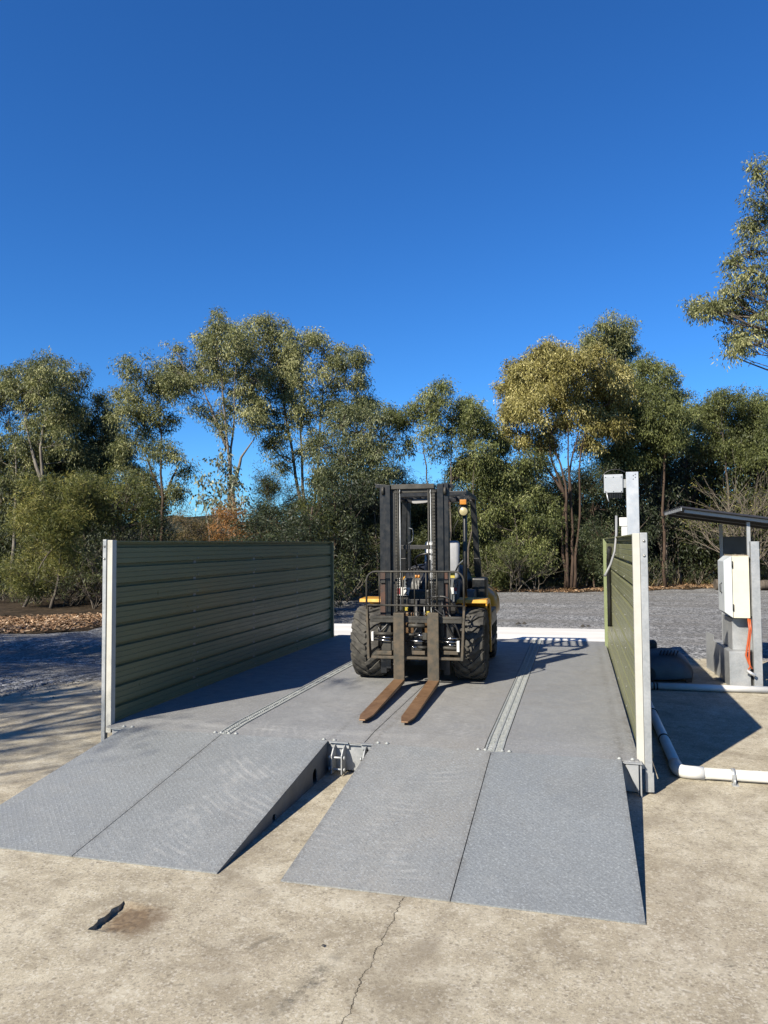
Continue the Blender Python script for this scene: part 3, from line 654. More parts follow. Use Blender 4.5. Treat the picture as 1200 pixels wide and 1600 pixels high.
def rod(px0, py0, px1, py1, r_, mat, name, y=YC+.05):
    a, b = P(px0, py0, y), P(px1, py1, y); mb = MB(); mb.cyl(a, b, r_, 14); return mb.build(name, mat, fk)
rod(583, 990, 614, 990.5, .021, GREYST, 'shift_cylinder'); rod(588, 995.5, 616, 996.5, .009, CHROME, 'shift_rod'); rod(585, 999.5, 616, 1001, .008, CHROME, 'guide_rod')
rod(636, 977, 664, 978, .026, GREYST, 'shift_cylinder'); rod(637, 991.5, 648, 992, .016, GREYST, 'rod_gland'); rod(646, 992.5, 668, 993, .010, CHROME, 'shift_rod')
rod(637, 1001, 668, 1002.5, .010, CHROME, 'guide_rod'); rod(640, 1011, 654, 1011.5, .010, CHROME, 'shift_rod'); rod(653, 1011.5, 667, 1012, .019, GREYST, 'shift_cylinder')
rod(688, 1012, 718, 1014, .022, GREYST, 'shift_cylinder'); rod(686, 1002.5, 719, 1004, .010, CHROME, 'guide_rod'); rod(690, 997.5, 722, 998, .008, CHROME, 'guide_rod'); rod(697, 1007.5, 712, 1008.5, .008, CHROME, 'shift_rod')
for (px0, py0, px1, py1) in ((580, 987, 583.5, 1001.5), (631, 1004, 635, 1017), (660, 989, 667, 1000), (713.5, 1002, 718, 1019), (612, 1002, 615, 1016)):
    cbar(px0, px1, py0, py1, .05, 'cylinder_bracket', WHITE if px0 in (580, 713.5) else GREYST, YC+.02)
# hanging hoses across the carriage
hr = random.Random(5)
for k, (a, b, sag) in enumerate((((668, 935), (716, 958), .10), ((664, 940), (722, 990), .02), ((690, 938), (712, 1000), -.03), ((664, 962), (640, 1000), -.04), ((700, 958), (722, 1006), .03), ((588, 976), (596, 1010), .05), ((592, 985), (612, 968), -.06))):
    p0 = P(a[0], a[1], YM-.06); p1 = P(b[0], b[1], YC+.1); pts = []
    for i in range(9):
        u = i/8; pp = p0.lerp(p1, u); pp = pp+Vector((sag*.6*math.sin(math.pi*u), -.05*math.sin(math.pi*u), sag*math.sin(math.pi*u))); pts.append(pp)
    mb = MB(); mb.tube(pts, .011, 8); mb.build('hydraulic_hose', HOSE, fk)
c = P(650, 960, YC); mb = MB(); mb.tube([(c.x+.028*math.cos(t_), YC+.05, c.z+.028*math.sin(t_)) for t_ in [i*math.pi/8 for i in range(17)]], .006, 6); mb.build('lifting_eye', GREYST, fk)

# forks
for (pa, pb, tipx) in ((614.3, 631, 0), (667.3, 685, 0)):
    yf = YC-.045; a = P(pa, 960, yf); b = P(pb, 960, yf); xa, xb = a.x, b.x; ztop = P(pa, 957.5, yf).z
    f = empty('fork', (0, 0, 0)); f.parent = fk
    zh = .105; th = .045
    mb = MB(); mb.box((xa, yf, zh-.03), (xb, yf+.045, ztop)); mb.box((xa+.01, yf+.045, ztop-.10), (xb-.01, yf+.09, ztop-.03)); mb.build('shank', FORKV, f, bevel=.004)
    Lf = 1.78; drop = .062; n_ = 10; vs = []
    for i in range(n_+1):
        u = i/n_; y = yf+.02-Lf*u; zt_ = zh-drop*u; thk = th*(1-.72*u); nar = 0 if u < .9 else (u-.9)/.1*.035
        vs += [(xa+nar, y, zt_-thk), (xb-nar, y, zt_-thk), (xb-nar, y, zt_), (xa+nar, y, zt_)]
    fs = [(i*4+j, i*4+(j+1) % 4, (i+1)*4+(j+1) % 4, (i+1)*4+j) for i in range(n_) for j in range(4)]+[(0, 1, 2, 3), (n_*4+3, n_*4+2, n_*4+1, n_*4)]
    mb = MB(); mb.add(vs, fs); mb.build('blade', RUST, f, bevel=.004)

# chassis, fenders, body, counterweight
mb = MB(); mb.box((-.44, -.30, .26), (.44, 2.1, .62)); mb.cyl((-.5, 0, .455), (.5, 0, .455), .11, 16); mb.cyl((-.6, 1.86, .37), (.6, 1.86, .37), .07, 12); mb.build('chassis', BLACKD, fk, bevel=.01)
mb = MB(); mb.box((-.42, -.36, .60), (.42, -.22, .86)); mb.build('front_cowl', worn('brown_yellow_cowl', (.20, .10, .02), (.10, .05, .015), .5), fk, bevel=.012)
def fender(s):
    zf_ = 1.00; x0, x1 = (.48, .85) if s > 0 else (-.78, -.48)
    # side profile: flat over the wheel, curving down behind it
    prof = [(-.16, zf_-.035), (-.14, zf_), (.20, zf_+.005), (.36, zf_-.03), (.46, zf_-.13), (.53, .45), (.53, .30)]
    n_ = len(prof); vs = []
    for (y, z) in prof:
        for x_ in (x0, x1): vs.append((x_, y, z))
    mb = MB(); mb.add(vs, [(i*2, i*2+1, i*2+3, i*2+2) for i in range(n_-1)]); o_ = mb.build('fender', YEL, fk, bevel=0, solid=.018)
    xo = x1 if s > 0 else x0
    if s < 0: return
    mb = MB(); vs = []
    for (y, z) in prof: vs += [(xo, y, z), (xo, y if y < .4 else y-.06, z-.055 if y < .4 else z-.02)]
    mb.add(vs, [(i*2, i*2+1, i*2+3, i*2+2) for i in range(n_-1)]); mb.build('fender_lip', YEL, fk, solid=.018)
fender(1); fender(-1)
# floor, steps and battery/tank boxes between the wheels
mb = MB(); mb.box((-.84, .55, .34), (-.46, 1.42, .80)); mb.build('fuel_tank', BLACK, fk, bevel=.03)
mb = MB(); mb.box((.46, .55, .60), (.86, 1.42, .80)); mb.build('side_step', BLACK, fk, bevel=.02)
mb = MB(); mb.box((.50, .60, .34), (.86, 1.38, .40)); mb.build('step_tread', GREYST, fk, bevel=.008)
mb = MB(); mb.box((-.46, -.2, .62), (.46, 1.2, .84)); mb.build('cab_floor', BLACKD, fk)
# engine hood and rounded counterweight
def loft(secs, name, mat, smooth=True, sub=2):
    """secs: list of (y, halfwidth_bottom, halfwidth_top, z0, z1)"""
    vs = []; n_ = 12
    for (y, wb, wt, z0, z1) in secs:
        ring = [(-wb, z0), (-wb, z0+(z1-z0)*.35), (-wb*.99, z0+(z1-z0)*.62), (-wt*1.02, z1-(z1-z0)*.16), (-wt*.86, z1-.02), (-wt*.4, z1), (wt*.4, z1), (wt*.86, z1-.02), (wt*1.02, z1-(z1-z0)*.16), (wb*.99, z0+(z1-z0)*.62), (wb, z0+(z1-z0)*.35), (wb, z0)]
        vs += [(x_, y, z) for x_, z in ring]
    m_ = len(secs); fs = [(i*n_+j, i*n_+(j+1) % n_, (i+1)*n_+(j+1) % n_, (i+1)*n_+j) for i in range(m_-1) for j in range(n_)]+[tuple(range(n_))[::-1], tuple((m_-1)*n_+j for j in range(n_))]
    mb = MB(); mb.add(vs, fs, smooth); o_ = mb.build(name, mat, fk)
    if sub: md = o_.modifiers.new('s', 'SUBSURF'); md.levels = sub; md.render_levels = sub
    return o_
loft([(.95, .44, .40, .62, 1.10), (1.1, .48, .44, .60, 1.36), (1.5, .52, .48, .60, 1.42), (1.62, .52, .48, .60, 1.42), (1.70, .5, .46, .6, 1.40)], 'engine_hood', BLACKD, sub=1)
loft([(1.46, .62, .40, .50, 1.30), (1.52, .80, .52, .42, 1.33), (1.7, .87, .64, .50, 1.26), (2.05, .89, .70, .56, 1.20), (2.35, .78, .66, .46, 1.10), (2.48, .60, .50, .50, .98)], 'counterweight', YEL)
for x_ in (.53, -.74): mb = MB(); mb.box((x_, 1.20, .84), (x_+.21, 1.5, 1.22)); mb.build('side_pod', BLACK, fk, bevel=.03)
mb = MB(); mb.box((.42, .98, .82), (.60, 1.34, 1.06)); mb.build('arm_box', GREYP, fk, bevel=.02)

# overhead guard
og = empty('overhead_guard', (0, 0, 0)); og.parent = fk
GX, GY0, GY1, GZ = .535, .38, 1.62, P(725, 770, .38).z
for s in (-1, 1):
    mb = MB(); mb.tube([(s*GX, GY0-.10, .95), (s*GX, GY0-.02, 1.5), (s*GX, GY0, GZ-.06), (s*GX, GY0+.03, GZ-.01), (s*GX, GY0+.12, GZ+.0)], .030, 10); mb.build('front_post', BLACK, og)
    mb = MB(); mb.bar((s*(GX+.045), GY1+.10, 1.02), (s*(GX+.03), GY1+.06, 1.5), .10, .07, (0, 1, 0)); mb.bar((s*(GX+.03), GY1+.06, 1.5), (s*(GX-.02), GY1, GZ-.02), .085, .06, (0, 1, 0)); mb.build('rear_post', BLACK, og, bevel=.008)
    mb = MB(); mb.bar((s*GX, GY0+.05, GZ), (s*GX, GY1+.02, GZ), .07, .06); mb.build('side_beam', BLACK, og, bevel=.006)
mb = MB(); mb.box((-GX-.03, GY0, GZ-.045), (GX+.03, GY0+.07, GZ+.03)); mb.build('front_beam', BLACK, og, bevel=.01)
mb = MB(); mb.box((-GX-.03, GY1-.02, GZ-.05), (GX+.03, GY1+.05, GZ+.03)); mb.build('rear_beam', BLACK, og, bevel=.01)
for k in range(7):
    x_ = -GX+.13+k*(2*GX-.26)/6; mb = MB(); mb.box((x_-.012, GY0+.071, GZ-.015), (x_+.012, GY1-.021, GZ+.03)); mb.build('roof_bar', BLACK, og)
mb = MB(); p_ = P(638, 800, GY1); mb.box((p_.x-.015, GY1-.03, 1.1), (p_.x+.035, GY1+.03, GZ-.05)); mb.build('inner_post', BLACK, og, bevel=.01)
# lamps
cl = P(724.3, 799, GY0-.07)
def lamp(cx_, cz):
    h_ = empty('work_lamp', (cx_, GY0-.07, cz)); h_.parent = fk
    mb = MB(); mb.lathe([(.07, .0), (.065, .045), (.02, .062), (-.012, .064), (-.014, .054)], (0, 0, 0), 'y', 24); mb.build('lamp_housing', BLACK, h_)
    mb = MB(); mb.lathe([(-.012, .054), (-.022, .036), (-.026, .0)], (0, 0, 0), 'y', 24); mb.build('lens', LENS, h_)
    mb = MB(); mb.box((-.012, .03, .05), (.012, .06, .12)); mb.build('lamp_bracket', BLACK, h_)
lamp(cl.x, cl.z); lamp(-cl.x-.02, cl.z)
ci = P(723.5, 784.5, GY0-.08); mb = MB(); mb.box((ci.x-.044, GY0-.085, ci.z-.034), (ci.x+.044, GY0-.03, ci.z+.034)); mb.build('indicator_lens', AMBER, fk, bevel=.008)
mb = MB(); mb.box((ci.x-.05, GY0-.03, ci.z-.15), (ci.x+.05, GY0-.005, ci.z+.09)); mb.build('lamp_plate', BLACK, fk)
for i, (a, b) in enumerate((((716, 812), (710, 838)), ((717, 790), (722, 812)))):
    p0, p1 = P(*a, GY0-.02), P(*b, GY0+.02); mb = MB(); mb.tube([p0, p0.lerp(p1, .5)+Vector((-.03, 0, 0)), p1], .005, 6); mb.build('wire', GREYST, fk)
# mirrors
cm = P(656.5, 782.5, GY0+.06); mi = empty('rear_view_mirror', cm); mi.parent = fk; mi.rotation_euler = (R_(-12), R_(-4), 0)
mb = MB(); n_ = 20; pts = [(.115*math.copysign(abs(math.cos(t_))**.5, math.cos(t_)), .032*math.copysign(abs(math.sin(t_))**.55, math.sin(t_))) for t_ in [2*math.pi*k/n_ for k in range(n_)]]
mb.add([(x_, 0, z) for x_, z in pts]+[(x_*.95, .03, z*.95) for x_, z in pts], [tuple(range(n_)), tuple(n_+k for k in range(n_))[::-1]]+[(k, (k+1) % n_, n_+(k+1) % n_, n_+k) for k in range(n_)])
mb.build('mirror_shell', worn('mirror_back_plastic', (.13, .135, .14), (.20, .2, .2), .35), mi)
mb = MB(); mb.tube([(.0, .02, .01), (.0, .01, .07), (.0, .06, .12)], .010, 8); mb.build('mirror_stalk', BLACK, mi)
mb = MB(); c_ = P(641, 836, .9); mb.tube([c_+Vector((-.02, 0, .10)), c_+Vector((.035, 0, .085)), c_+Vector((.045, 0, 0)), c_+Vector((.03, 0, -.09)), c_+Vector((-.03, 0, -.12))], .008, 8); mb.build('grab_handle', GREYP, fk)
# dashboard, steering, levers
mb = MB(); mb.box((-.46, -.02, .84), (.46, .16, 1.12)); mb.build('dashboard', BLACKD, fk, bevel=.02)
sw = empty('steering_wheel', (.02, .52, 1.46)); sw.parent = fk; sw.rotation_euler = (R_(-38), 0, 0)
mb = MB(); mb.tube([(.19*math.cos(t_), .19*math.sin(t_), 0) for t_ in [i*2*math.pi/28 for i in range(29)]], .015, 8, cap=False)
mb.build('wheel_ring', BLACK, sw)
mb = MB(); [mb.cyl((0, 0, -.02), (.185*math.cos(a), .185*math.sin(a), 0), .011, 8) for a in (.5, 2.6, 4.7)]; mb.cyl((0, 0, -.04), (0, 0, .02), .04, 14); mb.build('wheel_spokes', BLACK, sw)
mb = MB(); mb.cyl((0, .12, 1.05), (.02, .50, 1.44), .045, 14); mb.build('steering_column', BLACK, fk)
for k, px in enumerate((636, 641, 646, 651)):
    p0 = P(px+6, 898, .1); mb = MB(); mb.tube([(p0.x, .12, 1.08), (p0.x-.03, .20, 1.25), (p0.x-.05, .24, 1.36+.01*k)], .007, 6); mb.lathe([(-.02, 0), (-.014, .017), (.014, .017), (.02, 0)], (p0.x-.05, .24, 1.37+.01*k), 'z', 10); mb.build('control_lever', BLACK, fk)
for px in (650, 654.5): p_ = P(px, 900.3, YM+.16); mb = MB(); mb.lathe([(-.022, .006), (-.018, .017), (.012, .015), (.018, 0)], p_, 'z', 10); mb.build('valve_cap', AMBER, fk)
p0, p1 = P(704, 895, -.02), P(711, 903, -.02); mb = MB(); mb.box((p0.x, -.03, p1.z), (p1.x, -.02, p0.z)); mb.build('yellow_tag', YELB, fk)
# white and grey plates behind the mast
def plate(pts, y, name, mat, par=None):
    ps = [P(a, b, y) for a, b in pts]; n_ = len(ps); mb = MB(); mb.add([(p.x, y, p.z) for p in ps]+[(p.x, y+.008, p.z) for p in ps], [tuple(range(n_)), tuple(range(2*n_-1, n_-1, -1))]+[(k, (k+1) % n_, n_+(k+1) % n_, n_+k) for k in range(n_)]); return mb.build(name, mat, par or fk)
plate(((631, 903), (645, 903), (641, 918), (631, 918)), -.05, 'grey_dash_plate', GREYP)
plate(((613, 917), (641, 918), (638, 930.5), (613, 930.5)), -.05, 'number_plate', WHITE)
plate(((613, 903), (626, 903), (626, 916), (613, 916)), -.05, 'warning_plate', WHITE)
for k in range(4): plate(((620, 904.5+3.1*k), (625.5, 904.5+3.1*k), (625.5, 905.6+3.1*k), (620, 905.6+3.1*k)), -.0535, 'print_line', GREYP)
plate(((620.5, 919), (625, 919), (625, 928.5), (620.5, 928.5)), -.0535, 'red_print', REDM)
for z_ in (907, 912.5): c_ = P(635, z_, -.055); mb = MB(); mb.lathe([(0, .014), (-.008, .012), (-.012, 0)], c_, 'y', 12); mb.build('plate_bolt', BLACK, fk)
cu = bpy.data.curves.new('digit', 'FONT'); cu.body = '2'; cu.size = .125; cu.extrude = .002; cu.align_x = 'CENTER'
to = bpy.data.objects.new('digit', cu); COL.objects.link(to); bpy.context.view_layer.update()
me = bpy.data.meshes.new_from_object(to.evaluated_get(bpy.context.evaluated_depsgraph_get())); bpy.data.objects.remove(to)
me.materials.clear(); me.materials.append(INK); dg = bpy.data.objects.new('digit', me); COL.objects.link(dg); dg.parent = fk; c_ = P(633.8, 929.5, -.056); dg.location = c_; dg.rotation_euler = (R_(90), 0, 0)
# slatted step panel at the right of the mast
for k in range(3): plate(((705+5.5*k, 905), (709+5.5*k, 905), (706+5.2*k, 940), (702+5.2*k, 940)), -.04, 'step_slat', GREYP)
plate(((704, 918), (713, 918), (714, 928), (706, 928)), -.052, 'warning_label', WHITE); plate(((709.5, 918), (713, 918), (714, 924), (710.5, 924)), -.056, 'red_print', REDM)
# yellow valve details under the mast
for (px, py, w_) in ((632, 951, 5), (636.5, 951, 3), (668, 958, 6)): a, b = P(px-w_/2, py-3, -.365), P(px+w_/2, py+3, -.365); mb = MB(); mb.box((a.x, -.372, b.z), (b.x, -.361, a.z)); mb.build('yellow_fitting', YELB, fk)
for px in (663, 674, 678): a = P(px, 948, -.40); mb = MB(); mb.cyl((a.x, -.40, a.z), (a.x, -.40, a.z-.14), .007, 6); mb.build('pipe_fitting', GALV, fk)
# seat
st = empty('seat', (0, 0, 0)); st.parent = fk
c_ = P(704, 872, 1.05)
def cushion(lo, hi, name, mat, rot=None, off=(0, 0, 0)):
    mb = MB(); mb.box(lo, hi); o_ = mb.build(name, mat, st); md = o_.modifiers.new('b', 'BEVEL'); md.width = .045; md.segments = 4
    for p in o_.data.polygons: p.use_smooth = True
    o_.location = off
    if rot: o_.rotation_euler = rot
cushion((-.25, -.25, -.06), (.25, .25, .06), 'seat_base', BLACK, None, (.12, .80, 1.16))
cushion((-.25, -.05, 0), (.25, .06, .56), 'backrest', SEATM, (R_(-10), 0, 0), (.12, 1.03, 1.20))
cushion((-.12, -.05, 0), (.12, .04, .16), 'headrest', BLACK, (R_(-6), 0, 0), (.12, 1.14, 1.76))
p0 = P(722, 868, .6); mb = MB(); mb.tube([P(728, 872, .7), P(716, 883, .8), P(712, 892, .9)], .012, 6); mb.build('seat_belt', GREYP, fk)

# ------------------------------------------------------------------ display post outside the right fence
t = empty('display_post', (.64, 9.0, 0), 0, 'tall bare metal post carrying a square display box above the right fence', 'post')
mb = MB(); mb.box((-.068, -.04, 0), (.068, .04, 2.82)); po = mb.build('post_shaft', ALU, t, bevel=.003)
for (dx, dz) in ((.012, 2.775), (.034, 2.79), (.034, 2.755), (.010, 2.735)): mb = MB(); mb.lathe([(0, .0065), (-.002, .0)], (dx, -.0405, dz), 'y', 10); mb.build('bolt_hole', INK, po)
bx = empty('display_box', (-.202, 0, 2.69)); bx.parent = t; bx.rotation_euler = (R_(4), 0, 0)
mb = MB(); mb.box((-.112, -.0, -.108), (.100, .10, .108)); mb.build('box_body', ALU, bx, bevel=.004)
mb = MB(); mb.box((-.106, -.006, -.103), (.092, -.0005, .088)); pn = mb.build('back_panel', ALU, bx, bevel=.002)
for dx in (-.095, -.007, .082):
    for dz in (-.092, .078): mb = MB(); mb.lathe([(0, .006), (-.003, .005), (-.004, 0)], (dx, -.0065, dz), 'y', 8); mb.build('panel_screw', BLACK, pn)
mb = MB(); mb.box((-.11, .012, .1085), (.098, .16, .115)); mb.build('box_hood', BLACK, bx)
mb = MB()
for k in range(9): mb.box((-.085+k*.02, .01, -.17-.01*(k % 2)), (-.085+k*.02+.012, .03, -.1085))
mb.box((-.09, .035, -.17), (.09, .06, -.1085)); mb.build('cable_comb', BLACK, bx)
mb = MB(); mb.tube([(-.085, .0, -.109), (-.075, -.01, -.17), (-.062, -.01, -.21)], .007, 6); mb.build('cable_gland', ALU, bx)
mb = MB(); mb.box((.1005, .02, -.05), (.137, .06, .05)); mb.build('mounting_bracket', GALV, bx)
jb = MB(); jb.box((-.152, -.03, 2.19), (-.0685, .04, 2.29)); jb.box((-.130, -.02, 2.06), (-.0685, .03, 2.189)); jb.build('junction_box', WHITE, t, bevel=.004)
pts = [at(963, 806, 9.0), at(963, 835, 8.95), at(960.5, 862, 8.9), at(954, 882, 8.8), at(945, 900, 8.7)]
mb = MB(); mb.tube(pts, .014, 8); o = mb.build('flexible_conduit', worn('grey_conduit', (.40, .41, .42), (.33, .34, .35), .5)); tag(o, 'grey bent flexible conduit looping over the top of the right fence', 'conduit')
pts = [Vector((.44, 10.6, 1.93)), Vector((.43, 10.75, 1.75)), Vector((.435, 10.9, 1.5)), Vector((.44, 11.0, 1.2)), Vector((.44, 11.0, .8))]
mb = MB(); mb.tube(pts, .030, 8); o = mb.build('black_cable', HOSE); tag(o, 'thick black cable hanging down the deck side of the right fence', 'cable')
lp = at(966, 737, 9.2); mb = MB(); mb.tube([(lp.x+.16*math.cos(a)-.0, 9.12, 2.74+.13*math.sin(a)) for a in [math.pi*k/12 for k in range(13)]], .006, 6); o = mb.build('cable_loop', HOSE); o.parent = t; o.location = (-.64+(-.04), -9.0, 0)

# ------------------------------------------------------------------ cabinets at the right
t = empty('control_cabinet', (2.1, 11.6, 0), 0, 'galvanised low box cabinet with a taller box on top, beneath the white switchboard', 'cabinet')
mb = MB(); mb.box((-.10, -.60, 0), (.165, .60, .49)); mb.build('lower_box', GALV, t, bevel=.004)
mb = MB(); mb.box((-.02, -.42, .492), (.36, .28, .93)); mb.build('upper_box', GALV, t, bevel=.004)
mb = MB(); mb.add([(-.10, .60, 0), (-.14, 1.02, 0), (-.14, 1.02, .58), (-.10, .60, .58), (-.09, .605, 0), (-.13, 1.025, 0), (-.13, 1.025, .58), (-.09, .605, .58)], [(0, 1, 2, 3), (7, 6, 5, 4), (0, 4, 5, 1), (1, 5, 6, 2), (2, 6, 7, 3), (3, 7, 4, 0)]); mb.build('open_lid', GALV, t)
t = empty('switchboard', (2.20, 11.25, 0), 0, 'cream enamel switchboard box with a pale blue hinged door, mounted on a steel post', 'switchboard')
z0, z1 = .95, 1.80
mb = MB(); mb.box((-.13, -.25, z0), (.08, .30, z1)); bo = mb.build('box', CABW, t, bevel=.006)
mb = MB(); y0, y1 = -.25, .32
mb.add([(-.137, y0, z0+.0), (-.137, y1, z0), (-.137, y1, z1), (-.137, y0, z1), (-.225, y0+.10, z0+.07), (-.225, y1-.04, z0+.07), (-.225, y1-.04, z1-.07), (-.225, y0+.10, z1-.07)],
       [(0, 1, 2, 3), (7, 6, 5, 4), (0, 4, 5, 1), (1, 5, 6, 2), (2, 6, 7, 3), (3, 7, 4, 0)]); dr_ = mb.build('door', CABB, t, bevel=.006)
for zz_ in (z0+.10, z1-.16): mb = MB(); mb.cyl((-.133, -.262, zz_), (-.133, -.262, zz_+.09), .010, 8); mb.build('hinge', GREYST, dr_)
mb = MB(); mb.tube([(-.225, .0, 1.28), (-.25, .0, 1.30), (-.25, .0, 1.40), (-.225, .0, 1.42)], .007, 6); mb.build('door_handle', BLACK, dr_)
mb = MB(); mb.box((-.125, -.252, z1+.001), (.075, .28, z1+.012)); mb.build('rusty_top_edge', worn('rust_stained_enamel', (.55, .42, .25), (.72, .68, .58), .5, 0, 14), t)
mb = MB(); mb.box((.09, -.20, z0+.02), (.15, .28, z1-.02)); mb.build('backing_plate', GREYST, t)
for zz_ in (z0+.01, z1-.05): mb = MB(); mb.bar((.08, -.22, zz_), (.14, -.27, zz_+.01), .02, .03); mb.build('clamp_arm', BLACK, t)
t = empty('channel_post', (2.30, 10.97, 0), 0, 'thick galvanised channel post standing right of the cream switchboard', 'post')
mb = MB(); mb.box((-.0, -.01, 0), (.105, .0, 2.0)); mb.box((-.0, .0005, 0), (.01, .08, 2.0)); mb.box((.095, .0005, 0), (.105, .08, 2.0)); mb.build('channel', GALV, t, bevel=.002)
mb = MB(); mb.box((-.05, -.06, 0), (.16, .13, .012)); mb.build('base_plate', GALV, t)
# lean-to roof on thin posts
t = empty('shelter', (3.3, 12.2, 0), 0, 'small sloping sheet roof on thin galvanised posts over the switchboard', 'shelter')
def rz(x): return 2.49-(x-1.42)*.155
mb = MB(); vs = []; xs_ = [1.44, 5.2]; ys_ = [11.15+.06*i for i in range(38)]
for i, y in enumerate(ys_):
    k = i % 4; h_ = .028 if k in (1, 2) else 0
    for x in xs_: vs.append((x-3.3, y-12.2, rz(x)+h_))
mb.add(vs, [(i*2, i*2+1, i*2+3, i*2+2) for i in range(len(ys_)-1)]); mb.build('roof_sheet', ROOF, t, solid=.002)
for y in (11.25, 12.15, 13.1):
    mb = MB(); mb.bar((1.50-3.3, y-12.2, rz(1.5)-.035), (5.15-3.3, y-12.2, rz(5.15)-.028), .04, .04); mb.build('rafter', GALV if y < 12 else ROOF, t)
mb = MB(); mb.bar((1.45-3.3, -1.06, rz(1.45)-.02), (1.45-3.3, .95, rz(1.45)-.012), .012, .045); mb.build('end_flashing', GALV, t)
for (x, y) in ((2.355, 11.35), (2.28, 12.95), (4.9, 11.35), (4.9, 12.95)):
    mb = MB(); mb.box((x-.022-3.3, y-.022-12.2, 0), (x+.022-3.3, y+.022-12.2, rz(x)-.07)); mb.build('post', GALV, t)
mb = MB(); mb.box((2.31-3.3, 12.93-12.2, 1.80), (2.75-3.3, 12.97-12.2, 2.08)); mb.build('meter_panel', worn('dark_blue_grey_panel', (.10, .12, .14), (.14, .16, .18), .5), t)
# orange conduit
pts = [(2.255, 11.02, .95), (2.262, 10.99, .80), (2.235, 10.98, .62), (2.205, 10.97, .45), (2.24, 10.98, .34), (2.275, 10.96, .27)]
mb = MB(); mb.tube(pts, .013, 8); mb.tube([(p[0]+.022, p[1]+.01, p[2]) for p in pts[:3]]+[(2.24, 10.96, .42), (2.25, 10.95, .3), (2.22, 10.95, .25)], .011, 8)
o = mb.build('orange_conduit', ORANGE); tag(o, 'orange electrical conduit hanging below the cream switchboard', 'conduit')
# recess box behind conduit
mb = MB(); mb.box((2.268, 11.03, .0), (2.30, 11.5, .49)); mb.build('dark_box', BLACKD, None); o = COL.objects[-1]; o.name = 'cable_pit_box'; tag(o, 'black recess box between the low galvanised cabinet and the channel post', 'box')
mb = MB(); mb.tube([(2.20, 10.93, .25), (2.30, 10.9, .19)], .022, 8); o = mb.build('conduit_stub', ALU); tag(o, 'short grey conduit stub beside the foot of the channel post', 'conduit')

# ------------------------------------------------------------------ PVC drain pipes
t = empty('drain_pipe', (.80, 6.72, .055), 0, 'white plastic drain pipe with an elbow, running along the foot of the right fence', 'pipe')
elb = [(0, .22, 0), (0, .10, 0), (.012, .045, 0), (.045, .012, 0), (.10, 0, 0), (.20, 0, 0)]
mb = MB(); mb.tube([(.005, .2, 0), (-.0, 3.2, 0)], .047, 18); mb.build('long_pipe', PVC, t)
mb = MB(); mb.tube([(.18, 0, 0), (3.6, .02, 0)], .047, 18); mb.build('cross_pipe', PVC, t)
mb = MB(); mb.tube(elb, .054, 18); mb.build('elbow', PVC, t)
for y in (1.05, 2.2): mb = MB(); mb.tube([(.003, y, 0), (.003, y+.02, 0)], .056, 18); mb.build('strap', BLACK, t)
mb = MB(); mb.tube([(.41, 0, 0), (.44, 0, 0)], .056, 18); mb.box((.415, -.062, -.055), (.435, -.054, .02)); mb.box((.40, -.12, -.055), (.45, -.05, -.05)); mb.cyl((.425, -.09, -.05), (.425, -.09, -.01), .009, 6); mb.build('saddle_clamp', GALV, t)
t = empty('drain_pipe', (.94, 10.62, .05), 0, 'straight white plastic pipe lying in front of the low galvanised cabinet', 'pipe')
mb = MB(); mb.tube([(0, 0, 0), (1.50, .05, 0)], .045, 18); mb.build('pipe', PVC, t)
mb = MB(); mb.tube([(1.48, .05, 0), (1.62, .06, 0)], .053, 18); mb.build('coupling', PVC, t)
mb = MB(); mb.tube([(.07, 0, 0), (.09, 0, 0)], .05, 18); mb.tube([(.03, 0, 0), (.05, 0, 0)], .05, 18); mb.build('strap', BLACK, t)

# dark plastic machine cover in the shade of the right fence
t = empty('machine_cover', (1.15, 11.6, 0), 0, 'dark grey plastic machine body with vent slots, in the shade behind the right fence', 'machine')
def cover_secs(): return [(-.30, .02, .34), (-.10, .02, .42), (.12, .03, .44), (.28, .05, .40), (.38, .06, .30), (.44, .07, .15)]
vs = []; n_ = 10
for (x, z0_, z1_) in cover_secs():
    for k in range(n_):
        u = k/(n_-1); a = math.pi*u; yy = -.42*math.cos(a)*(1-.10*(x > .3)); zz = z0_+(z1_-z0_)*min(1, (math.sin(a)**.45)); vs.append((x, yy, zz))
m_ = 6
mb = MB(); mb.add(vs, [(i*n_+j, i*n_+j+1, (i+1)*n_+j+1, (i+1)*n_+j) for i in range(m_-1) for j in range(n_-1)]+[tuple((m_-1)*n_+j for j in range(n_))], True)
o = mb.build('hood', PLAST, t, solid=.01); md = o.modifiers.new('s', 'SUBSURF'); md.levels = 2; md.render_levels = 2
mb = MB()
for k in range(6): mb.bar((-.02+k*.045, -.33, .385), (.01+k*.045, -.26, .432), .014, .02)
mb.build('vent_slots', INK, t)
for y in (-.44, .30): mb = MB(); mb.cyl((-.20, y, .11), (-.20, y+.14, .11), .11, 24); mb.build('wheel', BLACKD, t)
mb = MB(); mb.add([(.30, -.36, .07), (.42, -.30, .08), (.40, -.32, 0), (.33, -.36, 0), (.30, -.30, .07), (.42, -.24, .08), (.40, -.26, 0), (.33, -.30, 0)], [(0, 1, 2, 3), (7, 6, 5, 4), (0, 4, 5, 1), (1, 5, 6, 2), (2, 6, 7, 3), (3, 7, 4, 0)]); mb.build('foot', BLACKD, t)
mb = MB(); mb.box((-.34, .2, .36), (.0, .44, .50)); mb.build('top_casing', BLACKD, t, bevel=.03)

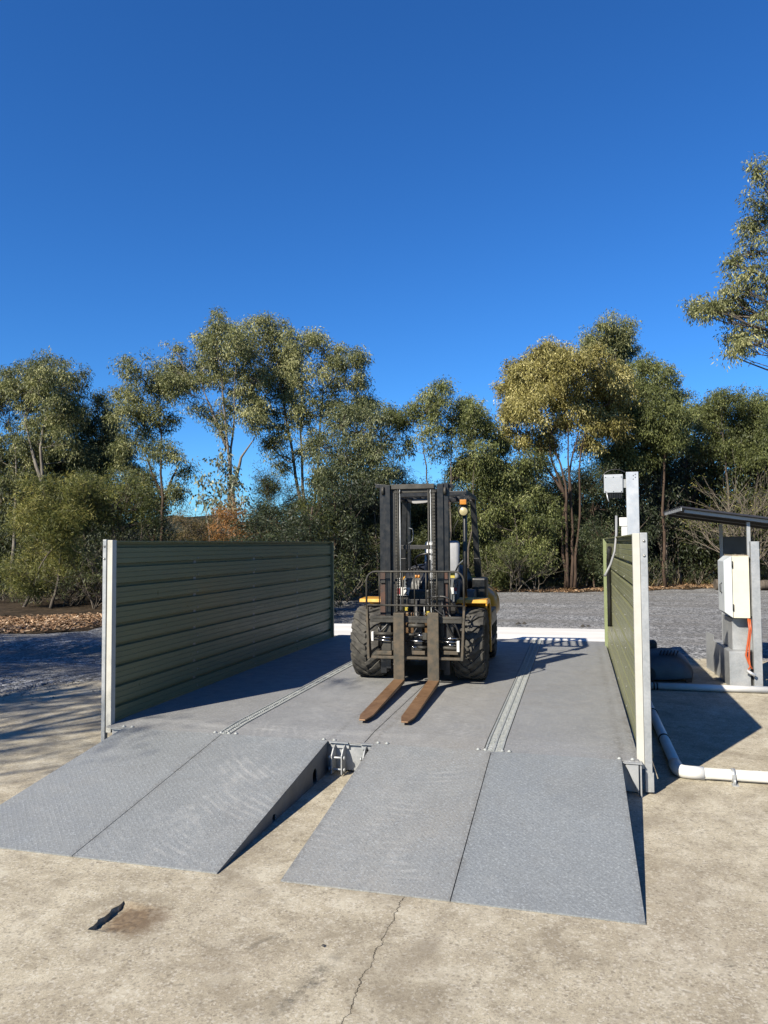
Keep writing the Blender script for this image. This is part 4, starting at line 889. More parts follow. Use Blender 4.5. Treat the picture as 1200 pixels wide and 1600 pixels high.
# ------------------------------------------------------------------ trees
EUC = m_leaf('grey_green_gum_leaves', [(0, (.030, .038, .018)), (.35, (.075, .088, .038)), (.7, (.20, .205, .078)), (1, (.40, .385, .19))])
EUCD = m_leaf('dark_gum_leaves', [(0, (.018, .026, .012)), (.45, (.045, .062, .026)), (.8, (.13, .145, .06)), (1, (.25, .26, .13))], .15, .78)
EUCY = m_leaf('yellow_green_gum_leaves', [(0, (.050, .045, .014)), (.35, (.130, .110, .030)), (.7, (.28, .25, .075)), (1, (.56, .50, .24))])
EUCL = m_leaf('light_green_gum_leaves', [(0, (.035, .045, .014)), (.4, (.090, .105, .032)), (.75, (.155, .175, .055)), (1, (.29, .29, .12))], .18, .85)
OAK = m_leaf('olive_sheoak_needles', [(0, (.030, .040, .010)), (.4, (.075, .090, .020)), (.8, (.19, .19, .042)), (1, (.34, .30, .08))], .10, .78)
OAKD = m_leaf('dark_sheoak_needles', [(0, (.014, .020, .008)), (.5, (.040, .052, .016)), (1, (.13, .14, .04))], .10, .75)  # dark needles; on understory bushes the colour also stands in for shade
PALEL = m_leaf('pale_sapling_leaves', [(0, (.06, .07, .045)), (.5, (.16, .18, .11)), (1, (.38, .40, .29))])
RUSTL = m_leaf('rusty_dead_needles', [(0, (.09, .040, .012)), (.5, (.22, .10, .03)), (1, (.36, .18, .06))], .2)
SHADEL = m_leaf('shade_toned_leaves', [(0, (.010, .015, .007)), (.5, (.028, .038, .016)), (1, (.075, .085, .036))], .1)  # near-black leaves: the forest's self-shadowing painted into the leaf colour
BPALE = m_bark('pale_gum_bark', (.42, .38, .32), (.20, .17, .14)); BDARK = m_bark('dark_iron_bark', (.075, .050, .036), (.16, .11, .08)); BGREY = m_bark('grey_bark', (.24, .205, .17), (.11, .09, .07))
TWIG = m_bark('dead_twigs', (.34, .29, .23), (.20, .17, .13), 3)
RG = np.random.default_rng(11)
def unit(n, g):
    a = g.normal(size=(n, 3)); return a/np.linalg.norm(a, axis=1, keepdims=True)
def leaf_mesh(name, mat, clumps, n_per, Ln, W, droop, g, parent, flat=.8):
    """clumps: (x,y,z,r,tone). kite-shaped leaves spread through each clump"""
    C_ = np.array(clumps); k = len(C_); n_per = n_per*LEAFK; cnt = np.maximum(6, (n_per*(C_[:, 3]/.4)**2*g.uniform(.6, 1.3, k)).astype(int)); idx = np.repeat(np.arange(k), cnt); n = len(idx)
    u = unit(n, g); rr_ = 1.25*g.random(n)**.72; sh = np.stack([g.uniform(.65, 1.35, k), g.uniform(.65, 1.35, k), g.uniform(.7, 1.5, k)*flat], 1)[idx]
    P_ = C_[idx, :3] + u*(rr_*C_[idx, 3])[:, None]*sh; far = rr_ > .85; P_[far, 2] -= (C_[idx, 3]*.35*g.random(n))[far]
    ax_ = unit(n, g)*(1-droop) + np.array([0, 0, -1.])*droop + u*.25; ax_ /= np.linalg.norm(ax_, axis=1, keepdims=True)
    sd = np.cross(ax_, unit(n, g)); sd /= np.linalg.norm(sd, axis=1, keepdims=True)+1e-6
    L_ = Ln*g.uniform(.6, 1.35, n)[:, None]; w_ = W*g.uniform(.7, 1.3, n)[:, None]/2
    v_ = np.empty((n, 4, 3)); v_[:, 0] = P_; v_[:, 1] = P_+ax_*L_*.45+sd*w_; v_[:, 2] = P_+ax_*L_; v_[:, 3] = P_+ax_*L_*.45-sd*w_
    tone = np.clip(C_[idx, 4] + g.normal(0, .20, n), 0, 1)
    me = bpy.data.meshes.new(name); me.vertices.add(n*4); me.vertices.foreach_set('co', v_.reshape(-1)); me.loops.add(n*4); me.loops.foreach_set('vertex_index', np.arange(n*4, dtype=np.int32))
    me.polygons.add(n); me.polygons.foreach_set('loop_start', np.arange(n, dtype=np.int32)*4); me.polygons.foreach_set('loop_total', np.full(n, 4, dtype=np.int32))
    at_ = me.attributes.new('tone', 'FLOAT', 'FACE'); at_.data.foreach_set('value', tone.astype(np.float32)); me.update(calc_edges=True); me.materials.append(mat)
    o = bpy.data.objects.new(name, me); COL.objects.link(o); o.parent = parent
    global NLEAF; NLEAF += n; return o
NLEAF = 0; LEAFK = 1.6
def wob(p, q, g, n=5, amp=.08, sag=0.):
    p = np.array(p, float); q = np.array(q, float); d = q-p; L_ = np.linalg.norm(d); out = []
    for i in range(n+1):
        u = i/n; o_ = g.normal(size=3)*amp*L_*.35*(0 if i in (0, n) else 1); o_[2] *= .5
        out.append(p+d*u+o_+np.array([0, 0, sag*L_*math.sin(math.pi*u)]))
    return out
def tree(name, label, base, lobes, leaf, bark, cat='tree', group=None, n_per=150, Ln=.125, W=.033, droop=.55, trunks=None, r0=.11, seed=1, spread=1.0, clr=.36, cden=1.0, tone=.5, lobek=1.22, twigs=True, depth=1.0, back=.6):
    """base (px, Y); lobes (px, py, rpx) measured on the photo, set at the tree's own distance"""
    g = np.random.default_rng(seed); bp = ground_at(base[0], base[1]); Y = base[1]
    t = empty(name, bp, 0, label, cat, group); B0 = np.array(bp); mpp = Y/F_PX*1.0
    LB = []
    for (px, py, rp) in lobes:
        c = np.array(at(px, py, Y))-B0; r = rp*mpp*lobek; c[1] += g.uniform(-1, 1)*depth*r*1.3; LB.append((c, r, True))
        if g.random() < back: c2 = c+np.array([g.uniform(-.5, .5)*r, g.uniform(.5, 1.8)*r*depth, g.uniform(-.6, .2)*r]); LB.append((c2, r*.9, False))
    # trunks
    mb = MB(); TP = []
    if trunks is None:
        cx_ = np.mean([l[0][0] for l in LB]); top = max(l[0][2] for l in LB); trunks_ = [wob((0, 0, -.1), (cx_*.8, .2, top*.82), g, 7, .07)]
    else:
        trunks_ = []
        for tp in trunks: trunks_.append([np.array(at(px, py, Y))-B0+np.array([0, g.uniform(-.15, .15)*i, 0]) for i, (px, py) in enumerate(tp)])
    for tp in trunks_:
        # densify with slight wobble
        pts = []
        for i in range(len(tp)-1): pts += wob(tp[i], tp[i+1], g, 4, .035)[:-1]
        pts.append(tp[-1]); m_ = len(pts); rs = [.8*r0*(1-.85*i/(m_-1)) for i in range(m_)]; rs[0] *= 1.25; mb.tube(pts, rs, 8)
        TP += [(p, r_) for p, r_ in zip(pts, rs)]
    cl = []; tw = MB()
    for (c, r, fr) in LB:
        best = None; bd = 1e9
        for (p, r_) in TP:
            d = np.linalg.norm(c-p); up = c[2]-p[2]
            sc = d + (3.0 if up < .25*d else 0)
            if sc < bd: bd = sc; best = (p, r_)
        p, r_ = best; rb = min(r_*.5, .010+.012*bd); pts = wob(p, c, g, 5, .10, -.06)
        tw.tube(pts, [max(.008, rb*(1-.75*i/5)) for i in range(6)], 5, cap=False)
        ncl = max(3, int(cden*17*(r/.8)**2*(.45/clr)**1.2)+2); lt = tone+g.normal(0, .08)
        for k in range(ncl):
            u = unit(1, g)[0]; u[2] = u[2]*.9+.15; q = c+u*r*(g.random()**.4)*(1.22 if g.random() < .14 else 1.0)*spread
            cr = clr*g.uniform(.38, 1.35); cl.append((*q, cr, float(np.clip(lt+g.normal(0, .13), 0, 1))))
            if twigs and g.random() < .75:
                pw = wob(pts[g.integers(2, 6)], q, g, 3, .14); tw.tube(pw, [.016, .011, .008, .005], 4, cap=False)
    tr_ = mb.build('trunk', bark, t)
    tw.build('branches', bark, t)
    leaf_mesh('crown', leaf, cl, n_per, Ln, W, droop, g, t)
    return t

def twiggy(name, label, base, h, leaf_, seed, n0=6, mat=TWIG, cat='shrub', group=None, spread=.5, r0=.03):
    g = np.random.default_rng(seed); t = empty(name, ground_at(*base), 0, label, cat, group); mb = MB(); tips = []
    def grow(p, d, L_, r, k):
        q = p+d*L_; mid = (p+q)/2+g.normal(size=3)*L_*.06; mb.tube([p, mid, q], [r, r*.8, r*.62], 5, cap=False)
        if k == 0: tips.append(q); return
        for _ in range(g.integers(2, 4)):
            dd = d+g.normal(size=3)*.38; dd[2] = abs(dd[2])*.85+.12; dd /= np.linalg.norm(dd); grow(q if g.random() < .6 else mid, dd, L_*g.uniform(.6, .9), r*.62, k-1)
    for i in range(n0):
        d = np.array([g.normal()*spread, g.normal()*spread, 1.]); d /= np.linalg.norm(d); grow(np.array([g.normal()*.15, g.normal()*.15, 0.]), d, h*.30, r0, 4)
    mb.build('branches', mat, t)
    if leaf_: leaf_mesh('foliage', leaf_[0], [(*q, .16, float(g.uniform(.2, .8))) for q in tips], leaf_[1], .10, .02, .3, g, t)
    return t

GF = 'gum trees standing in the front row of the bush'
# left side
tree('gum_tree', 'big spreading gum tree at the left edge, pale trunk rising behind the round olive bush', (70, 27), [(18, 595, 42), (62, 572, 30), (92, 592, 26), (32, 640, 36), (78, 650, 34), (100, 630, 20), (50, 690, 34), (8, 690, 34), (-30, 620, 40), (-25, 700, 40), (20, 745, 34), (90, 690, 24), (40, 600, 34)], EUC, BPALE, group=GF, seed=21, cden=.85, trunks=[[(72, 925), (69, 800), (66, 700), (64, 640), (60, 590)], [(68, 760), (52, 700), (40, 650)], [(20, 925), (24, 780), (22, 680)]], r0=.12)
tree('gum_tree', 'olive gum tree between the leftmost gum tree and the tree with a forked dark trunk', (150, 30), [(122, 655, 22), (150, 648, 26), (132, 690, 30), (165, 690, 28), (120, 730, 28), (160, 730, 28), (185, 720, 22), (100, 720, 22), (150, 620, 14)], EUCD, BDARK, group=GF, seed=22, tone=.62, r0=.12)
tree('gum_tree', 'gum tree whose dark trunk forks low, left of the pale twin trunks', (252, 28), [(188, 612, 20), (235, 590, 26), (210, 645, 28), (252, 610, 26), (238, 650, 28), (205, 690, 26), (245, 700, 22), (270, 715, 20), (222, 745, 20), (185, 740, 20), (282, 735, 12), (265, 580, 16), (200, 770, 18), (275, 765, 14), (235, 780, 18), (180, 700, 20)], EUC, BDARK, group=GF, seed=23, tone=.42, trunks=[[(252, 860), (257, 780), (252, 700), (250, 620)], [(257, 780), (236, 742), (225, 700)], [(257, 780), (272, 745), (284, 715)]], r0=.10, back=.3, cden=.8)
tree('gum_tree', 'tallest gum tree on the left, with two pale straight trunks', (365, 28), [(345, 512, 22), (322, 528, 24), (368, 522, 24), (300, 556, 28), (348, 560, 30), (385, 550, 24), (275, 575, 22), (325, 598, 24), (368, 600, 28), (292, 610, 22), (395, 590, 20), (345, 640, 24), (385, 635, 20), (308, 645, 20), (398, 660, 16), (350, 675, 16), (270, 545, 14)], EUC, BPALE, group=GF, seed=24, tone=.58, trunks=[[(367, 910), (366, 800), (358, 700), (350, 600), (346, 540)], [(361, 910), (359, 800), (357, 720), (364, 640), (372, 560)], [(356, 700), (335, 650), (318, 600)], [(366, 760), (378, 715), (398, 680)]], r0=.115, back=.15, cden=.72)
tree('gum_tree', 'broad leafy gum tree with slanting pale trunks behind the left fence far end', (470, 30), [(415, 528, 24), (440, 518, 20), (432, 560, 30), (398, 575, 24), (470, 548, 26), (505, 545, 26), (540, 568, 22), (552, 592, 18), (520, 590, 28), (480, 595, 28), (440, 605, 28), (405, 625, 24), (550, 625, 22), (515, 635, 26), (470, 640, 26), (425, 655, 22), (440, 690, 20), (410, 690, 14), (560, 655, 20), (450, 725, 16), (475, 705, 18), (500, 690, 18), (480, 530, 16), (555, 560, 12)], EUC, BPALE, group=GF, seed=25, tone=.56, trunks=[[(477, 925), (470, 790), (456, 700), (440, 600), (425, 540)], [(480, 925), (478, 790), (470, 680), (478, 560)], [(492, 925), (496, 800), (500, 660), (512, 570)]], r0=.13, back=.25, cden=.75)
tree('gum_tree', 'dense dark gum tree with one slim trunk right of the left fence end', (541, 28), [(535, 665, 28), (572, 680, 28), (505, 700, 26), (548, 715, 32), (590, 712, 24), (520, 745, 28), (568, 750, 28), (500, 740, 18), (605, 745, 18), (540, 780, 22), (585, 650, 16), (560, 640, 14), (600, 680, 16)], EUCD, BGREY, group=GF, seed=26, tone=.55, trunks=[[(541, 915), (538, 850), (541, 790), (546, 700)]], r0=.075, back=1, n_per=75)
tree('gum_tree', 'thin gum tree with open twiggy crown above the forklift mast', (705, 30), [(662, 640, 20), (690, 628, 20), (720, 636, 22), (745, 648, 18), (672, 672, 18), (705, 668, 22), (738, 682, 22), (760, 668, 14), (690, 705, 18), (730, 715, 22), (758, 712, 18), (712, 738, 18), (645, 655, 14), (625, 660, 16), (612, 650, 12), (640, 700, 12)], EUCL, BGREY, group=GF, seed=27, tone=.5, trunks=[[(700, 915), (703, 800), (704, 700), (705, 650)], [(690, 915), (676, 790), (664, 710), (660, 655)], [(730, 915), (738, 800), (742, 700)]], r0=.065, back=.2)
tree('gum_tree', 'big yellow green gum tree with several dark reddish trunks left of the display post', (890, 31.5), [(845, 565, 26), (822, 590, 26), (868, 575, 26), (800, 612, 22), (842, 608, 30), (895, 588, 28), (925, 575, 22), (950, 590, 22), (965, 612, 18), (925, 612, 28), (880, 620, 28), (800, 645, 20), (835, 650, 26), (870, 655, 22), (915, 650, 26), (950, 645, 24), (962, 665, 14), (790, 672, 18), (812, 690, 22), (925, 685, 16), (850, 690, 18), (805, 575, 14), (850, 548, 14)], EUCY, BDARK, group=GF, seed=28, tone=.55, r0=.085, trunks=[[(888, 918), (886, 830), (884, 760), (866, 690), (850, 630), (845, 580)], [(893, 918), (895, 830), (890, 740), (905, 660), (920, 600)], [(884, 918), (878, 820), (890, 760), (888, 680), (882, 620)], [(884, 780), (862, 720), (858, 660)], [(898, 918), (903, 840), (908, 700), (928, 640)], [(880, 770), (850, 725), (822, 695)]], back=.6, n_per=160, W=.036)
tree('gum_tree', 'tall narrow gum tree rising highest behind the yellow green gum tree', (978, 36), [(955, 512, 16), (940, 530, 18), (968, 528, 20), (985, 545, 14), (955, 552, 22), (978, 572, 18), (922, 545, 12), (960, 580, 16), (985, 600, 12)], EUC, BGREY, group=GF, seed=29, tone=.55, trunks=[[(985, 910), (984, 760), (975, 640), (960, 540)], [(980, 700), (970, 650), (955, 600)]], r0=.11, back=.5)
tree('gum_tree', 'grey green gum tree with drooping leaves directly above the display post', (1000, 34), [(1015, 572, 14), (1008, 598, 20), (1035, 600, 18), (1050, 628, 18), (1018, 632, 24), (1000, 660, 22), (1042, 660, 24), (1065, 650, 14), (1020, 690, 28), (1058, 690, 18), (985, 640, 14), (970, 690, 18), (955, 715, 20), (990, 720, 22)], EUCL, BDARK, group=GF, seed=30, tone=.5, trunks=[[(984, 918), (981, 800), (986, 720), (1005, 640), (1014, 590)], [(1040, 918), (1035, 800), (1040, 700), (1045, 640)]], r0=.10, back=1)
tree('gum_tree', 'gum tree behind the shelter roof, its top notched by small sky gaps', (1140, 36), [(1108, 640, 20), (1135, 628, 18), (1158, 640, 16), (1180, 635, 18), (1205, 640, 18), (1098, 665, 16), (1125, 665, 22), (1160, 670, 18), (1190, 670, 22), (1105, 700, 18), (1140, 710, 24), (1180, 710, 24), (1210, 690, 24)], EUCL, BGREY, group=GF, seed=31, tone=.32, back=.5, r0=.1, trunks=[[(1140, 920), (1138, 780), (1130, 690), (1125, 640)], [(1180, 920), (1178, 780), (1185, 650)]])
tree('gum_tree', 'tall gum tree whose near branches hang into the upper right corner of the sky', (1330, 19), [(1192, 285, 28), (1178, 320, 14), (1186, 355, 24), (1175, 385, 22), (1205, 330, 26), (1215, 390, 26), (1170, 430, 24), (1192, 440, 28), (1150, 455, 16), (1096, 470, 20), (1112, 490, 14), (1140, 470, 22), (1158, 480, 24), (1188, 495, 18), (1210, 460, 24), (1150, 520, 18), (1165, 545, 18), (1140, 548, 10), (1205, 515, 22), (1240, 300, 40), (1260, 380, 40), (1280, 460, 40), (1300, 280, 40), (1340, 350, 50), (1150, 405, 8)], EUC, BGREY, group=GF, seed=32, tone=.5, trunks=[[(1330, 1000), (1320, 700), (1300, 500), (1290, 330)], [(1312, 620), (1240, 520), (1200, 440)], [(1300, 520), (1250, 420), (1210, 330)]], r0=.16, clr=.20, cden=.95, n_per=230, Ln=.10, W=.026, lobek=1.02, back=.3, spread=1.0)

# bushes and small trees of the lower storey
GB = 'bushes crowded under the gum trees'
tree('sheoak_bush', 'large rounded bright olive bush at the left edge, nearest of the bushes', (45, 19.5), [(95, 765, 26), (60, 800, 34), (120, 760, 26), (45, 850, 36), (85, 830, 34), (40, 900, 30), (75, 890, 32), (110, 880, 26), (60, 760, 18), (30, 820, 24), (100, 800, 30), (25, 880, 20)], OAK, BGREY, cat='bush', seed=41, tone=.62, droop=.2, Ln=.15, W=.012, n_per=210, clr=.30, cden=1.2, trunks=[[(35, 955), (48, 920), (75, 880), (90, 830)], [(80, 950), (90, 905), (95, 850)]], r0=.07, back=1)
tree('sheoak_bush', 'rounded olive bush with bare grey twigs below, just left of the left fence', (170, 21), [(140, 765, 26), (170, 760, 26), (205, 770, 26), (230, 785, 18), (150, 790, 26), (190, 790, 28), (225, 810, 18), (130, 815, 22), (165, 815, 22)], OAK, BGREY, cat='bush', seed=42, tone=.38, droop=.2, Ln=.13, W=.018, n_per=110, clr=.28, trunks=[[(120, 950), (135, 890), (160, 820)], [(125, 950), (150, 900), (200, 800)]], r0=.045, back=1)
for k, (px, Y, h) in enumerate(((150, 19.5, 2.6), (190, 20.5, 2.7), (110, 20.5, 2.4), (225, 22, 2.6), (165, 22.5, 3.0), (60, 23, 2.4), (270, 24.5, 2.6))):
    twiggy('dead_shrub', 'tangle of bare grey twigs beneath the olive bushes left of the left fence', (px, Y), h, (OAKD, 22), 50+k, n0=7, mat=BGREY, group='bare twig shrubs on the left', spread=.8, r0=.022)
tree('bush', 'rusty brown dead bush showing just above the left fence', (365, 24), [(352, 815, 16), (368, 805, 18), (385, 822, 14), (365, 835, 20), (395, 838, 12), (350, 845, 14), (345, 800, 8)], RUSTL, BGREY, cat='bush', seed=43, droop=.3, Ln=.12, W=.014, n_per=150, clr=.26, r0=.04, back=1)
tree('bush', 'small brownish bush left of the rusty brown bush above the left fence', (300, 25), [(290, 812, 16), (310, 825, 16), (280, 835, 16), (300, 845, 16)], m_leaf('brownish_leaves', [(0, (.04, .03, .012)), (.5, (.11, .075, .03)), (1, (.2, .15, .07))]), BGREY, cat='bush', seed=44, droop=.3, Ln=.12, W=.016, n_per=100, clr=.28, r0=.04, back=1)
tree('sapling', 'young gum sapling with large pale leaves in front of the pale twin trunks', (345, 25), [(338, 725, 12), (355, 735, 14), (325, 755, 16), (350, 762, 18), (372, 752, 14), (332, 785, 18), (358, 790, 16), (312, 775, 10), (380, 780, 10), (345, 705, 7)], PALEL, BPALE, seed=45, tone=.5, Ln=.16, W=.075, n_per=26, clr=.30, r0=.03, droop=.6, back=0, trunks=[[(345, 900), (342, 820), (345, 760), (347, 715)], [(335, 900), (322, 800), (315, 770)]])
tree('pine_bush', 'dark pine like bush between the pale twin trunks and the slanting trunks', (420, 26), [(405, 768, 20), (425, 760, 18), (445, 780, 22), (400, 800, 24), (430, 812, 26), (460, 800, 18), (395, 830, 20), (420, 845, 20), (412, 750, 8)], OAKD, BDARK, cat='bush', seed=46, tone=.5, droop=.0, Ln=.14, W=.016, n_per=110, clr=.30, r0=.06, back=1)
tree('bush', 'bright olive bush just above the far end of the left fence', (485, 25), [(480, 795, 16), (495, 812, 20), (470, 820, 18), (510, 830, 16), (485, 840, 20), (465, 845, 14)], OAK, BGREY, cat='bush', seed=47, tone=.5, droop=.1, Ln=.12, W=.018, n_per=120, clr=.26, r0=.03, back=1)
SH = [(575, 27.5, 61), (620, 29, 62), (560, 26.8, 63), (650, 30, 64), (600, 27.4, 65)]
tree('sheoak_tree', 'soft green feathery bush directly left of the forklift mast', (570, 29.5), [(575, 800, 26), (560, 835, 28), (590, 840, 26), (575, 875, 28), (548, 870, 20), (600, 880, 22), (600, 810, 20), (545, 800, 20), (540, 840, 18)], OAKD, BGREY, cat='bush', seed=48, tone=.28, droop=.35, Ln=.16, W=.015, n_per=105, clr=.34, r0=.04, back=1)
tree('sheoak_tree', 'dark green feathery tree seen through the forklift mast', (650, 31), [(620, 770, 22), (650, 775, 24), (680, 780, 24), (630, 810, 28), (665, 815, 28), (640, 850, 28), (680, 850, 26), (655, 885, 26), (620, 885, 22), (700, 815, 22), (705, 870, 22), (610, 740, 14)], OAKD, BDARK, seed=49, tone=.45, droop=.35, Ln=.16, W=.018, n_per=105, clr=.36, r0=.06, back=1)
tree('gum_tree', 'light green leafy tree directly right of the forklift cab', (775, 31), [(770, 700, 20), (755, 740, 24), (790, 735, 24), (820, 750, 24), (765, 780, 28), (805, 785, 28), (845, 775, 22), (775, 825, 28), (820, 830, 28), (755, 860, 24), (795, 870, 26), (840, 865, 22), (780, 900, 16), (850, 820, 22), (750, 810, 20), (835, 720, 18)], EUCL, BGREY, group=GF, seed=33, tone=.45, n_per=120, clr=.34, r0=.07, back=1, trunks=[[(812, 915), (808, 830), (800, 770), (790, 720)]])
tree('sheoak_tree', 'dark green feathery bush low between the light green tree and the reddish trunks', (850, 32.5), [(840, 850, 26), (860, 810, 24), (870, 860, 24), (845, 890, 22), (865, 770, 20)], OAKD, BDARK, cat='bush', seed=51, tone=.3, droop=.3, Ln=.15, W=.018, n_per=100, clr=.34, r0=.05, back=1)
tree('sheoak_tree', 'mid green feathery bush between the reddish trunks and the display box', (928, 32.5), [(925, 760, 20), (940, 790, 22), (922, 810, 22), (935, 840, 26), (918, 870, 24), (945, 875, 24), (930, 895, 18), (915, 740, 16), (945, 740, 16)], EUCD, BDARK, cat='bush', seed=52, tone=.30, droop=.4, Ln=.12, W=.022, n_per=95, clr=.34, r0=.05, back=1)
for k, (px, Y, h) in enumerate(((800, 30.6, 2.6), (835, 31, 2.2), (765, 30.4, 2.0), (745, 30.2, 1.6), (1150, 33.5, 5.2), (1180, 33, 5.4), (1200, 33.8, 4.8), (640, 29.8, 2.0), (560, 28.2, 2.0))):
    twiggy('dead_shrub', {0: 'bare pale sapling in front of the light green tree right of the forklift', 1: 'small bare pale sapling left of the reddish trunks', 2: 'low bare twigs beside the forklift cab', 3: 'lowest bare twigs right behind the forklift counterweight', 4: 'tall pale twiggy shrub left of the shelter posts', 5: 'tall pale twiggy shrub right behind the shelter posts', 6: 'tall pale twiggy shrub at the right edge of the photo', 7: 'bare twigs seen low through the forklift mast', 8: 'bare twigs low between the left fence and the forklift'}[k], (px, Y), h, (OAK, 30) if h > 4 else (OAKD, 20), 70+k, n0=4 if h < 4 else 5, mat=TWIG, spread=.28 if h > 4 else .45, r0=.04 if h > 4 else .02)

# back-row forest, shade put into its leaf colour: one of each kind, then copies
g0 = np.random.default_rng(5)
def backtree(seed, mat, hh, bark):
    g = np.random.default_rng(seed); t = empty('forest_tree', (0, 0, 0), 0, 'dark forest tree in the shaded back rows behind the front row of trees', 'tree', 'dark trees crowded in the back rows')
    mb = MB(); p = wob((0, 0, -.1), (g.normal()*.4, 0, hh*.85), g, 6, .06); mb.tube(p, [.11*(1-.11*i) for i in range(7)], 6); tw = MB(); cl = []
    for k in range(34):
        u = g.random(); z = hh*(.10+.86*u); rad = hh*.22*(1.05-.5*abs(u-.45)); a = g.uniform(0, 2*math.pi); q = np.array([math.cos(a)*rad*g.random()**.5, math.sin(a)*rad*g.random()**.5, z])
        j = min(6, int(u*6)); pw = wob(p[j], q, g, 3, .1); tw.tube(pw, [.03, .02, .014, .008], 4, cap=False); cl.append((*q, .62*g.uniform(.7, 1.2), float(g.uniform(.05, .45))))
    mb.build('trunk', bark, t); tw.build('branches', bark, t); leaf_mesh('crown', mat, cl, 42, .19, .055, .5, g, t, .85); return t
protos = [backtree(101, SHADEL, 7.5, BDARK), backtree(102, SHADEL, 7.0, BGREY), backtree(103, SHADEL, 8.2, BGREY), backtree(104, OAKD, 6.4, BDARK)]
# skyline height of the back rows along the photo's width
sky_px = [-200, 0, 110, 180, 240, 265, 285, 300, 400, 420, 470, 500, 560, 600, 640, 700, 740, 800, 900, 940, 985, 1010, 1080, 1200, 1500]
sky_py = [600, 650, 660, 680, 760, 800, 818, 822, 815, 775, 765, 715, 690, 700, 755, 745, 700, 700, 725, 740, 715, 660, 655, 665, 620]
used = [False]*4; n_ = 0
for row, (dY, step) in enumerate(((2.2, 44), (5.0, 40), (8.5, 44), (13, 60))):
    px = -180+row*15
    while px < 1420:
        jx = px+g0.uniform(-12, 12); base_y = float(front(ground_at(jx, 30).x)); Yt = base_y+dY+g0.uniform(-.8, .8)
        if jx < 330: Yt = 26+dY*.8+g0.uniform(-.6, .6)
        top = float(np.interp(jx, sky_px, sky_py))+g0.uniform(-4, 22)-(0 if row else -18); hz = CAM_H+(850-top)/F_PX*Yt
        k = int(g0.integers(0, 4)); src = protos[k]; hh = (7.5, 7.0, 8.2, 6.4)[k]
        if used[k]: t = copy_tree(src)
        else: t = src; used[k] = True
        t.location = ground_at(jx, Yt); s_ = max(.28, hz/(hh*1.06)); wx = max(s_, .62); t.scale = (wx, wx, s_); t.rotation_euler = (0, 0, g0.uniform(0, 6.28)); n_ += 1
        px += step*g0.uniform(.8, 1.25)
# low scrub hiding the ground between the trunks
def scrub(seed, mat):
    g = np.random.default_rng(seed); t = empty('scrub_bush', (0, 0, 0), 0, 'low shaded scrub bush at the foot of the forest', 'bush', 'low scrub along the foot of the forest')
    mb = MB(); cl = []
    for k in range(9):
        a = g.uniform(0, 6.28); r_ = g.uniform(.1, .75); q = (math.cos(a)*r_, math.sin(a)*r_*.7, g.uniform(.15, 1.05)); mb.tube(wob((0, 0, -.05), q, g, 3, .12), [.018, .014, .01, .006], 4, cap=False); cl.append((*q, .36*g.uniform(.7, 1.2), float(g.uniform(.25, .75))))
    mb.build('stems', TWIG, t); leaf_mesh('foliage', mat, cl, 48, .12, .022, .3, g, t, .8); return t
sp = [scrub(201, OAKD), scrub(202, SHADEL), scrub(203, OAKD)]; us = [False]*3; px = -160  # scrub leaves coloured dark to imitate shade under the trees
while px < 1400:
    jx = px+g0.uniform(-6, 6); k = int(g0.integers(0, 3)) if (jx < 960) else int(g0.integers(0, 2)); base_y = float(front(ground_at(jx, 30).x)); 
    if us[k]: t = copy_tree(sp[k])
    else: t = sp[k]; us[k] = True
    Yt = base_y+1.1+g0.uniform(-.35, .9) if jx > 240 else 20.5+g0.uniform(-.5, 1.8)
    t.location = ground_at(jx, Yt)+Vector((0, 0, .08)); s_ = g0.uniform(.55, 1.35); t.scale = (s_*1.1, s_, s_*g0.uniform(.7, 1.2)); t.rotation_euler = (0, 0, g0.uniform(0, 6.28)); px += g0.uniform(12, 26)

# thin bare trunks standing in the shade at the right and middle
tks = []
for k, (px, Y, hp, r_) in enumerate(((1040, 35.2, 770, .06), (1052, 36, 760, .05), (1028, 35.5, 780, .05), (1064, 35.6, 790, .045), (1085, 36.5, 760, .05), (960, 34.5, 760, .05), (1012, 36, 770, .05), (606, 31, 790, .04), (628, 32, 780, .05), (560, 29.5, 800, .035), (860, 34, 770, .05), (500, 29, 720, .05), (525, 30, 740, .05))):
    g = np.random.default_rng(300+k); p1 = at(px+g.uniform(-14, 14), hp, Y); b = ground_at(px, Y); t = empty('bare_tree', b, 0, 'thin bare trunk rising through the shade of the forest', 'tree', 'thin bare trunks in the shaded forest')
    mb = MB(); pts = wob((0, 0, -.05), tuple(np.array(p1)-np.array(b)), g, 7, .04); mb.tube(pts, [r_*(1-.09*i) for i in range(8)], 6); mb.build('trunk', BGREY, t)
    mb = MB()
    for j in range(9):
        i = int(g.integers(3, 8)); d = np.array([g.normal()*.6, g.normal()*.4, g.uniform(.2, .9)]); mb.tube(wob(pts[i], pts[i]+d, g, 3, .12), [.014, .01, .008, .004], 4, cap=False)
    mb.build('branches', TWIG, t)

# fallen logs
for (x, Y, L_, r_, lb) in ((6.4, 33.4, 1.6, .22, 'thick fallen log lying on the verge left of the cream switchboard'), (8.0, 33.3, 1.5, .18, 'thinner fallen log at the right edge behind the channel post')):
    t = empty('fallen_log', (x, Y, .2), 0, lb, 'log'); g = np.random.default_rng(int(x*10)); mb = MB(); mb.tube(wob((-L_/2, 0, 0), (L_/2, .2, .02), g, 5, .03), [r_, r_*1.04, r_*.98, r_, r_*.96, r_*.92], 12); mb.build('log', BGREY, t)

